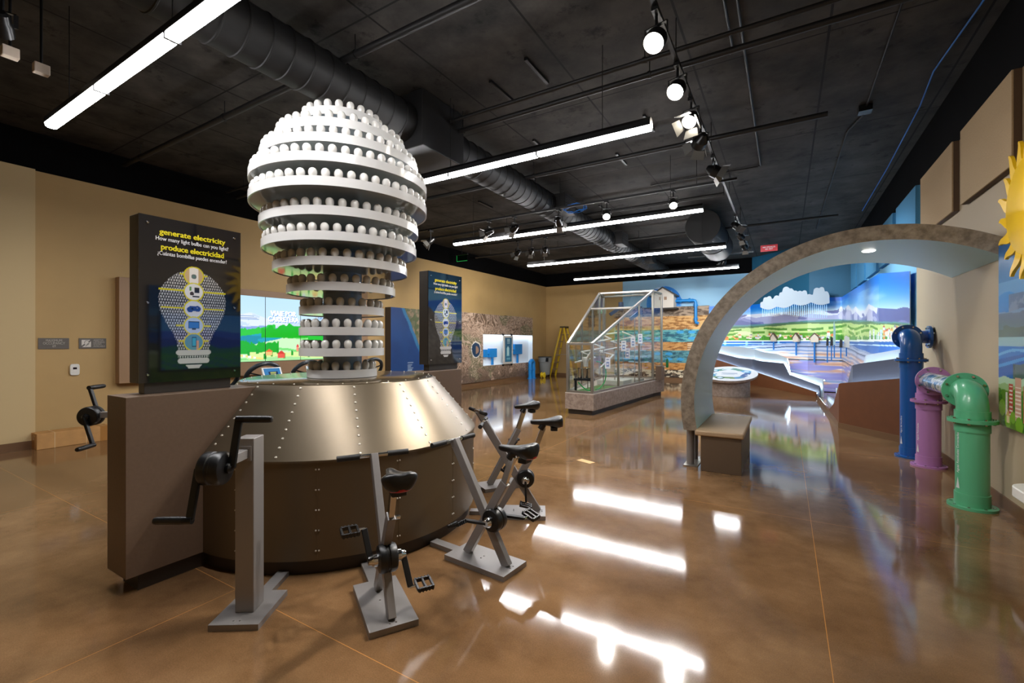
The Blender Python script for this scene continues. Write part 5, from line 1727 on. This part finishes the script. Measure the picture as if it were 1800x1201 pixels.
for i in range(20):
    a = 2 * PI * i / 20 + .08
    ca, sa = math.cos(a), math.sin(a)
    L_, Rr = [], []
    for j in range(11):
        f = j / 10
        rad = .30 + (.29 if i % 2 else .25) * f
        w = .062 * (1 - f) ** .8 + .006
        sw = .035 * math.sin(f * 5.2) * f ** .6
        cx_, cy_ = rad * ca - sw * sa, rad * sa + sw * ca
        L_.append((cx_ - w * sa, cy_ + w * ca)); Rr.append((cx_ + w * sa, cy_ - w * ca))
    mbr.ext([frs.p(x, y, .0) for x, y in L_ + Rr[::-1]], frs.n * .022)
mbr.build('wavy_rays', M_SUN, sun, smooth=0)
MB().lathe([(0, .028), (.352, .028), (.36, .024), (.36, .0), (.0, .0)], 64).tf(Matrix(((frs.r.x, frs.u.x, frs.n.x, 0), (frs.r.y, frs.u.y, frs.n.y, 0), (frs.r.z, frs.u.z, frs.n.z, 0), (0, 0, 0, 1))) @ Matrix.Translation((0, 0, .012))).build('sun_face', M_SUN, sun, smooth=40)
mb = MB()
for x, y in ((-.2, .2), (.2, .2), (-.2, -.2), (.2, -.2)):
    mb.cyl(frs.p(x, y, -.148 + .0), frs.p(x, y, 0), .012, n=8)
mb.build('standoffs', M_ALU, sun)
sh = thing('white_shelf', 'rounded white shelf end standing out from the right wall at the picture edge', 'shelf', (XR - .2, 4.58, .40))
ptsh = [(.195, -1.5), (.195, .16)] + [(.05 + .16 * math.cos(t), .0 + .16 * math.sin(t)) for t in [PI / 2 + PI / 2 * i / 8 for i in range(9)]] + [(-.11, -1.5)]
MB().ext([(x, y, 0) for x, y in ptsh], (0, 0, .075)).build('shelf_slab', mat('white_shelf_laminate', (226, 222, 214), .35), sh, smooth=40, bevel=.008)
mb = MB().box(.05, .19, -1.4, -.1, -.399, 0)
mb.build('shelf_support', M_TAN, sh, smooth=0)
# ================================================================== ceiling fixtures
M_TUBE = emitter('tube_diffuser', (252, 251, 253), TUBE)
def linear_light(label, y, x0=-5.98, x1=-1.10, z=3.56):
    root = thing('linear_light', label, 'ceiling light', ((x0 + x1) / 2, y, z), 0, 'long tube lights hung in parallel')
    h = (x1 - x0) / 2
    mb = MB().ext([(-h, -.05, 0), (-h, .05, 0), (-h, .05, .05), (-h, .025, .085), (-h, -.025, .085), (-h, -.05, .05)], (2 * h, 0, 0))
    mb.build('housing', M_BLKSAT, root, smooth=0)
    for i in range(4):
        a, b = -h + i * h / 2 + .006, -h + (i + 1) * h / 2 - .006
        MB().ext([(a, -.046, -.001), (a, -.040, -.026), (a, -.022, -.036), (a, .022, -.036), (a, .040, -.026), (a, .046, -.001)], (b - a, 0, 0)).build('diffuser', M_TUBE, root, smooth=0)
        if i: MB().box(a - .016, a + .004, -.05, .05, -.040, .0).build('joint_band', M_BLKSAT, root, smooth=0)
    for x in (-h * .8, -h * .0, h * .8):
        MB().cyl((x, 0, .085), (x, 0, ZC - z - .001), .004, n=6).build('cable', M_DARK, root)
    return root
lls = [(1.45, 'nearest tube light, cut by the top left picture corner'), (4.42, 'tube light passing behind the bulb tower, second from the camera'), (7.6, 'third tube light from the camera, over the middle of the hall'),
       (10.8, 'fourth tube light from the camera, second from the back wall'), (13.95, 'farthest tube light, close to the back wall')]
for y, lb in lls: linear_light(lb, y)

# spiral duct along the hall
DX, DZ, DR = -3.97, 4.15, .235
M_DUCT = mat('black_spiral_duct', (20, 20, 21), .55, .05)
duct = thing('spiral_duct', 'long black spiral air duct that runs along the ceiling behind the bulb tower', 'air duct', (DX, 6, DZ))
mb = MB(); vs = []; 
y0d, y1d, st = -3.9, 17.6, .20
prof_ = [(DR - .03, y0d - 6)]
y = y0d
while y < y1d:
    prof_ += [(DR, y - 6), (DR, y + st - .024 - 6), (DR + .009, y + st - .018 - 6), (DR + .009, y + st - .006 - 6)]
    y += st
mb.lathe(prof_, 36, axis='y', caps=True).build('round_duct', M_DUCT, duct, smooth=30)
for y, wx, wy, hz in ((4.45, .62, .80, .62),):
    MB().box(-wx / 2, wx / 2, y - wy / 2 - 6, y + wy / 2 - 6, -.33, .34).build('plenum_box', mat('black_duct_box', (28, 28, 29), .5), duct, smooth=0, bevel=.01)
M_GRL = mat('dark_grille', (12, 12, 12), .6)
for y in (8.1, 11.6, 14.6):
    b = MB().box(.12, .42, y - .25 - 6, y + .25 - 6, -.16, .16).build('outlet_box', M_DUCT, duct, smooth=0)
    mb = MB()
    for j in range(6):
        mb.box(.421, .43, y - .22 - 6, y + .22 - 6, -.135 + j * .048, -.115 + j * .048)
    mb.build('grille', M_GRL, b, smooth=0)
bd = thing('round_duct', 'short fat black duct under the ceiling above the third tube light', 'air duct', (-1.6, 12.3, 4.1))
MB().lathe([(.0, -1.3), (.37, -1.3), (.38, -1.28), (.38, .2), (.392, .21), (.392, .24), (.38, .25), (.38, 1.4), (0, 1.4)], 40, axis='y').build('duct_body', mat('matt_black_duct', (12, 12, 13), .6), bd)
# sprinkler pipes and conduits
M_PIPE = mat('black_painted_pipe', (26, 26, 27), .5, .2)
pipes = [(3.02, 4.30, .035, -9.0, 1.2, 'thick black ceiling pipe above the bulb tower'), (4.56, 4.30, .022, -9.0, 1.2, 'thin black ceiling pipe in front of the second tube light'), (4.75, 4.25, .03, -9.0, 1.0, 'black ceiling pipe just behind the thinnest one'),
         (6.7, 4.26, .034, -6.6, .44, 'black ceiling pipe between second and third tube lights, ending at the right'), (9.4, 4.28, .03, -8.8, -1.0, 'black ceiling pipe behind the third tube light'), (12.3, 4.28, .03, -8.8, 1.0, 'black ceiling pipe between the two last tube lights')]
for i, (y, z, r, x0, x1, lb) in enumerate(pipes):
    t = thing('ceiling_pipe', lb, 'pipe', ((x0 + x1) / 2, y, z), 0, 'black pipes across the ceiling')
    h = (x1 - x0) / 2
    mb = MB().cyl((-h, 0, 0), (h, 0, 0), r, n=12)
    mb.build('pipe_run', M_PIPE, t)
    for x in [-h + .6 + k * 2.4 for k in range(int((2 * h - .6) / 2.4) + 1)]:
        MB().cyl((x, 0, 0), (x, 0, ZC - z - .001), .006, n=6).cyl((x - .015, 0, 0), (x + .015, 0, 0), r + .008, n=12).build('hanger', M_PIPE, t)
def conduit(label, pts, r=.013, m=None, cat='conduit', name='conduit'):
    o = Vector(pts[0])
    t = MB().tube([Vector(p) - o for p in pts], r, 8).build(name, m or M_PIPE)
    t.location = o
    return tag(t, label, cat, 'conduits on the ceiling')
def bend(pts, rad=.12):
    out = [Vector(pts[0])]
    for a, b, c in zip(pts, pts[1:], pts[2:]):
        a, b, c = Vector(a), Vector(b), Vector(c)
        u, v = (a - b).normalized(), (c - b).normalized()
        for f in (1, .6, .3, .12):
            out.append(b + u * rad * f if f != .12 else b + (u + v) * rad * .22)
        out += [b + v * rad * f for f in (.3, .6, 1)]
    return out + [Vector(pts[-1])]
zc = ZC - .02
conduit('black conduit over the track lights, bending right near the front', bend([(-.46, 1.0, zc), (-.46, 5.2, zc), (-.9, 5.2, zc)]))
conduit('black conduit running straight back beside the track lights', bend([(-.36, .8, zc), (-.36, 8.8, zc), (-2.2, 8.8, zc)]))
conduit('black conduit crossing the ceiling at the top right', bend([(-.15, 2.6, zc), (-.15, 3.2, zc), (-.36, 3.2, zc)]))
conduit('long thin conduit along the right half of the ceiling', bend([(.88, 0.5, zc), (.88, 7.5, zc), (.75, 8.0, zc), (.7, 14.5, zc)]), .01)
tag(MB().cbox((.87, 7.3, ZC - .04), .14, .14, .075).build('junction_box', M_DARK, smooth=0), 'small black junction box on the long thin ceiling conduit', 'electrical box')
M_BLUEW = mat('blue_cable_jacket', (20, 104, 190), .4)
conduit('bright blue cable along the edge of the ceiling at the right', [(1.46, .4, zc), (1.47, 1.8, zc), (1.49, 3.6, zc), (1.50, 5.3, zc), (1.42, 6.4, zc), (1.40, 6.7, zc), (1.46, 7.6, zc), (1.5, 10, zc), (1.5, 13, zc)], .009, M_BLUEW, 'cable', 'blue_cable')
slots = [(-2.9, 4.6), (-2.35, 4.45), (-3.2, 6.2), (-2.3, 7.3), (-4.3, 7.8), (-5.6, 8.2), (-1.6, 6.3), (-3.5, 9.8)]
for i, (x, y) in enumerate(slots):
    o = MB().box(-.018, .018, -.26, .26, 0, .03).build('strut_channel', M_DARK, smooth=0)
    o.location = (x, y, ZC - .032)
    tag(o, 'short black strut channel screwed to the ceiling deck', 'bracket', 'strut channels on the ceiling')

# ------------------------------------------------------------------ track and heads
M_REFL = mat('silver_barn_door', (120, 118, 114), .35, .6)
def track(label, p0, p1):
    p0, p1 = Vector(p0), Vector(p1)
    c = (p0 + p1) / 2
    t = thing('light_track', label, 'light track', c)
    MB().beam(p0 - c, p1 - c, .036, .034).build('rail', M_DARK, t, smooth=0)
    d = p1 - p0
    n = max(2, int(d.length / 2.2))
    for i in range(n + 1):
        q = p0 - c + d * ((i + .2) / (n + .4))
        MB().cyl(q, (q.x, q.y, ZC - c.z - .001), .005, n=6).build('hanger', M_DARK, t)
    return t
track('black light track running back along the right side of the ceiling', (-.87, 1.6, 4.12), (-.87, 14.2, 4.12))
track('black light track crossing the hall above the third tube light', (-7.2, 7.33, 3.86), (-.6, 7.33, 3.86))
track('black light track crossing behind the third tube light at the left', (-7.4, 10.2, 4.12), (-4.6, 10.2, 4.12))
track('short black light track near the back wall', (-2.6, 15.0, 4.12), (-.8, 15.0, 4.12))
M_LENSON = emitter('lamp_on', (255, 246, 228), 160.0)
M_LENSOFF = mat('lamp_lens', (150, 150, 150), .2)
def head(label, pos, aim, lit=False, watts=SPOT, doors=True, zt=4.12, size=1.0, spot=52, lens=None):
    pos, aim = Vector(pos), Vector(aim)
    root = thing('track_light', label, 'spotlight', pos, 0, None)
    d = (aim - pos).normalized()
    x = d.cross(Vector((0, 0, 1))).normalized(); y = x.cross(d)
    def L(a, b, c): return x * a + y * b + d * c
    r = .062 * size
    Rm = Matrix(((x.x, y.x, d.x, 0), (x.y, y.y, d.y, 0), (x.z, y.z, d.z, 0), (0, 0, 0, 1)))
    mb = MB().lathe([(0, -.10), (.03, -.10), (.045, -.085), (r * .8, -.03), (r, -.01), (r, .075), (r - .006, .075), (r - .008, .05)], 22)
    mb.tf(Rm).build('lamp_can', M_BLKSAT, root)
    MB().lathe([(0, .052), (r - .009, .052)], 22).tf(Rm).build('lens', (lens or M_LENSON) if lit else M_LENSOFF, root)
    mb = MB()
    for s_ in (-1, 1):
        mb.beam(L(s_ * (r + .008), 0, 0), L(s_ * (r + .008), 0, 0) + Vector((0, 0, .10)), .008, .025)
    mb.beam(L(-(r + .012), 0, 0) + Vector((0, 0, .10)), L(r + .012, 0, 0) + Vector((0, 0, .10)), .025, .008)
    mb.cyl((0, 0, .10), (0, 0, zt - pos.z - .018), .012, n=8)
    mb.cbox((0, 0, zt - pos.z - .035), .05, .12, .03)
    mb.build('yoke', M_DARK, root, smooth=30)
    if doors:
        for k_ in range(4):
            a = PI / 2 * k_
            ca, sa = math.cos(a), math.sin(a)
            def D(u, v, w): return L(u * ca - v * sa, u * sa + v * ca, w)
            q = [D(-r * .8, r, .075), D(r * .8, r, .075), D(r * 1.05, r + .055, .16), D(-r * 1.05, r + .055, .16)]
            n_ = (q[1] - q[0]).cross(q[3] - q[0]).normalized()
            MB().ext(q, n_ * .003).build('barn_door', M_REFL, root, smooth=0)
    if lit:
        ld = bpy.data.lights.new('lamp', 'SPOT'); ld.energy = watts; ld.spot_size = R(spot); ld.spot_blend = .9
        ld.shadow_soft_size = .05; ld.color = (1, .95, .88)
        o = bpy.data.objects.new('lamp', ld); COL.objects.link(o); o.parent = root
        o.location = d * .09
        o.rotation_euler = d.to_track_quat('-Z', 'Y').to_euler()
    return root
head('lit track light nearest the camera at the top of the picture', (-.87, 3.65, 3.88), (-1.5, 1.1, .6), True, watts=200, doors=False, size=1.35)
head('second lit track light below the nearest one', (-.87, 4.47, 3.88), (-1.7, 1.6, .6), True, doors=False, size=1.3)
head('third lit track light, small, above two dark heads', (-.87, 5.19, 3.9), (-1.8, 2.2, .5), True, watts=160, size=1.25)
head('added unseen track light above the camera, brightening the lake mural', (-.87, 2.7, 3.88), (1.6, 4.9, 1.5), True, watts=240)  # unseen extra lamp, put in to brighten the lake mural
head('dark track light right below the third lit one, its flaps spread', (-.87, 5.83, 3.9), (-2.8, 8.4, 2.5), size=1.35)
head('dark track light lowest of the near row, one silver flap turned to the right', (-.87, 6.94, 3.9), (1.2, 7.6, 2.6), size=1.4)
head('lit track light left of centre on the cross track', (-2.56, 7.33, 3.62), (-1.6, 4.0, 0.2), True, watts=170, doors=False, zt=3.86)
head('lit track light at the right end of the cross track', (-1.49, 7.33, 3.64), (-.6, 4.0, 0.2), True, watts=170, doors=False, zt=3.86)
head('dark track light on the cross track beside the spiral duct', (-3.44, 7.33, 3.62), (-4.6, 12, 1.4), zt=3.86)
head('lit dark-lensed track light third from the left on the cross track', (-4.35, 7.33, 3.62), (-9.2, 9.6, 2.3), True, watts=260, spot=80, lens=M_LENSOFF, zt=3.86)  # lamp turned on behind a dark lens to brighten the left wall
head('lit dark-lensed track light at the left end of the cross track, flaps open', (-4.92, 7.33, 3.62), (-9.2, 6.9, 2.4), True, watts=160, spot=80, lens=M_LENSOFF, zt=3.86)  # its lamp washes the left wall too, lens kept dark
head('dark track light by the right side of the bulb tower', (-6.4, 7.33, 3.62), (-8.4, 5.6, 1.4), zt=3.86)
for i, (x, lb) in enumerate(((-5.95, 'leftmost lit dark-lensed head of the three behind the third tube light'), (-5.55, 'middle lit dark-lensed head of the three behind the third tube light'), (-5.15, 'rightmost lit dark-lensed head of the three behind the third tube light'))):
    head(lb, (x, 10.2, 3.8), (-9.2, 11.5 + 2.6 * i, 2.3), True, watts=260, spot=80, lens=M_LENSOFF)  # lamps burn behind unlit lenses, turned up to brighten the map wall
MURAL_W = 430
for i, (y, aim, lb) in enumerate(((10.4, (1.4, 9.9, 1.7), 'uppermost of the three track lights with white flaps above the arch'), (11.5, (1.3, 14.6, 1.8), 'middle one of the three track lights with white flaps above the arch'), (12.8, (-.3, 17.2, 1.8), 'lowest of the three track lights with white flaps above the arch'))):
    h = head(lb, (-.88, y, 3.88), aim, True, watts=MURAL_W, size=1.15, spot=90, lens=M_LENSOFF)
    for c in h.children:
        if c.type == 'LIGHT': c.data.color = (.82, .93, 1)
head('single track light near the back wall with a bright round lens', (-1.6, 15.0, 3.86), (-3.4, 18.2, 1.6), True, watts=420, size=1.2, spot=70, lens=M_LENSOFF)
head('lit dark-lensed track light at the extreme upper left of the picture', (-5.0, .95, 3.86), (-8.6, 2.2, 1.4), True, watts=90, doors=False, zt=4.499, lens=M_LENSOFF)  # lamp is on although the lens stays dark
for p, lb in (((-5.43, 1.075, 3.86), 'small beige box hung under the ceiling at the far upper left'), ((-5.53, 1.28, 3.86), 'small beige box hung under the ceiling right of its twin')):
    t = thing('ceiling_sensor', lb, 'sensor', p, 0, 'beige boxes under the ceiling at the left')
    MB().cbox((0, 0, 0), .07, .10, .085).build('case', mat('beige_plastic', (190, 176, 160), .5), t, smooth=0, bevel=.006)
    MB().cyl((0, 0, .04), (0, 0, ZC - p[2] - .001), .01, n=8).build('stem', M_DARK, t)
# fire sprinkler tag, edge-lit exit signs, blue coil
tg = thing('red_pipe_tag', 'red sign reading FIRE SPRINKLER AIR VENT hung above the arch', 'sign', (-.415, 15.4, 4.33))
MB().box(-.22, .22, -.004, .004, -.17, .02).build('plate', mat('red_sign', (190, 28, 38), .4), tg, smooth=0)
lettering('lettering', 'FIRE SPRINKLER\nAIR VENT', .055, Frame((0, -.0042, -.075), (1, 0, 0), (0, 0, 1)), 0, 0, 0, M_WLET, tg, wide=.86)
MB().cyl((0, 0, .02), (0, 0, .16), .004, n=6).build('hook', M_DARK, tg)
M_EXG = mat('green_edge_lit', (40, 190, 90), .3, emit=.5)
for x, y, lb in ((-8.6, 7.4, 'edge lit green exit sign hung near the left wall, nearer one'), (-8.6, 11.3, 'edge lit green exit sign hung near the left wall, farther one')):
    t = thing('exit_sign', lb, 'exit sign', (x, y, 4.12))
    MB().box(-.2, .2, -.003, .003, -.12, .06).build('acrylic_plate', pane_mat('green_acrylic', (150, 230, 180)), t, smooth=0)
    MB().box(-.2, .2, -.004, .004, -.128, -.12).box(-.2, -.194, -.004, .004, -.12, .06).build('lit_edge', M_EXG, t, smooth=0)
    MB().box(-.22, .22, -.03, .03, .06, .1).cyl((0, 0, .1), (0, 0, ZC - 4.12 - .001), .01, n=8).build('holder', M_DARK, t, smooth=0)
coil = thing('blue_cable_coil', 'coil of blue cable tied to the cross track beside the spiral duct', 'cable', (-3.2, 7.5, 3.86))
pts = [(.2 * math.cos(2 * PI * i / 24) * (1 + .04 * math.sin(i * 1.7)), .06 * math.sin(i * .9), .07 * math.sin(2 * PI * i / 24) + .005 * (i % 3)) for i in range(73)]
MB().tube(pts, .009, 6).build('loops', M_BLUEW, coil)
# a paper note dropped on the floor behind the bikes
o = MB().box(-.11, .11, -.05, .05, 0, .003).build('paper_slip', mat('tan_paper', (220, 180, 120), .7), smooth=0)
o.location = (-2.14, 5.35, 0.0005); o.rotation_euler = (0, 0, R(-20))
tag(o, 'small tan paper slip lying on the floor beyond the bikes', 'paper')
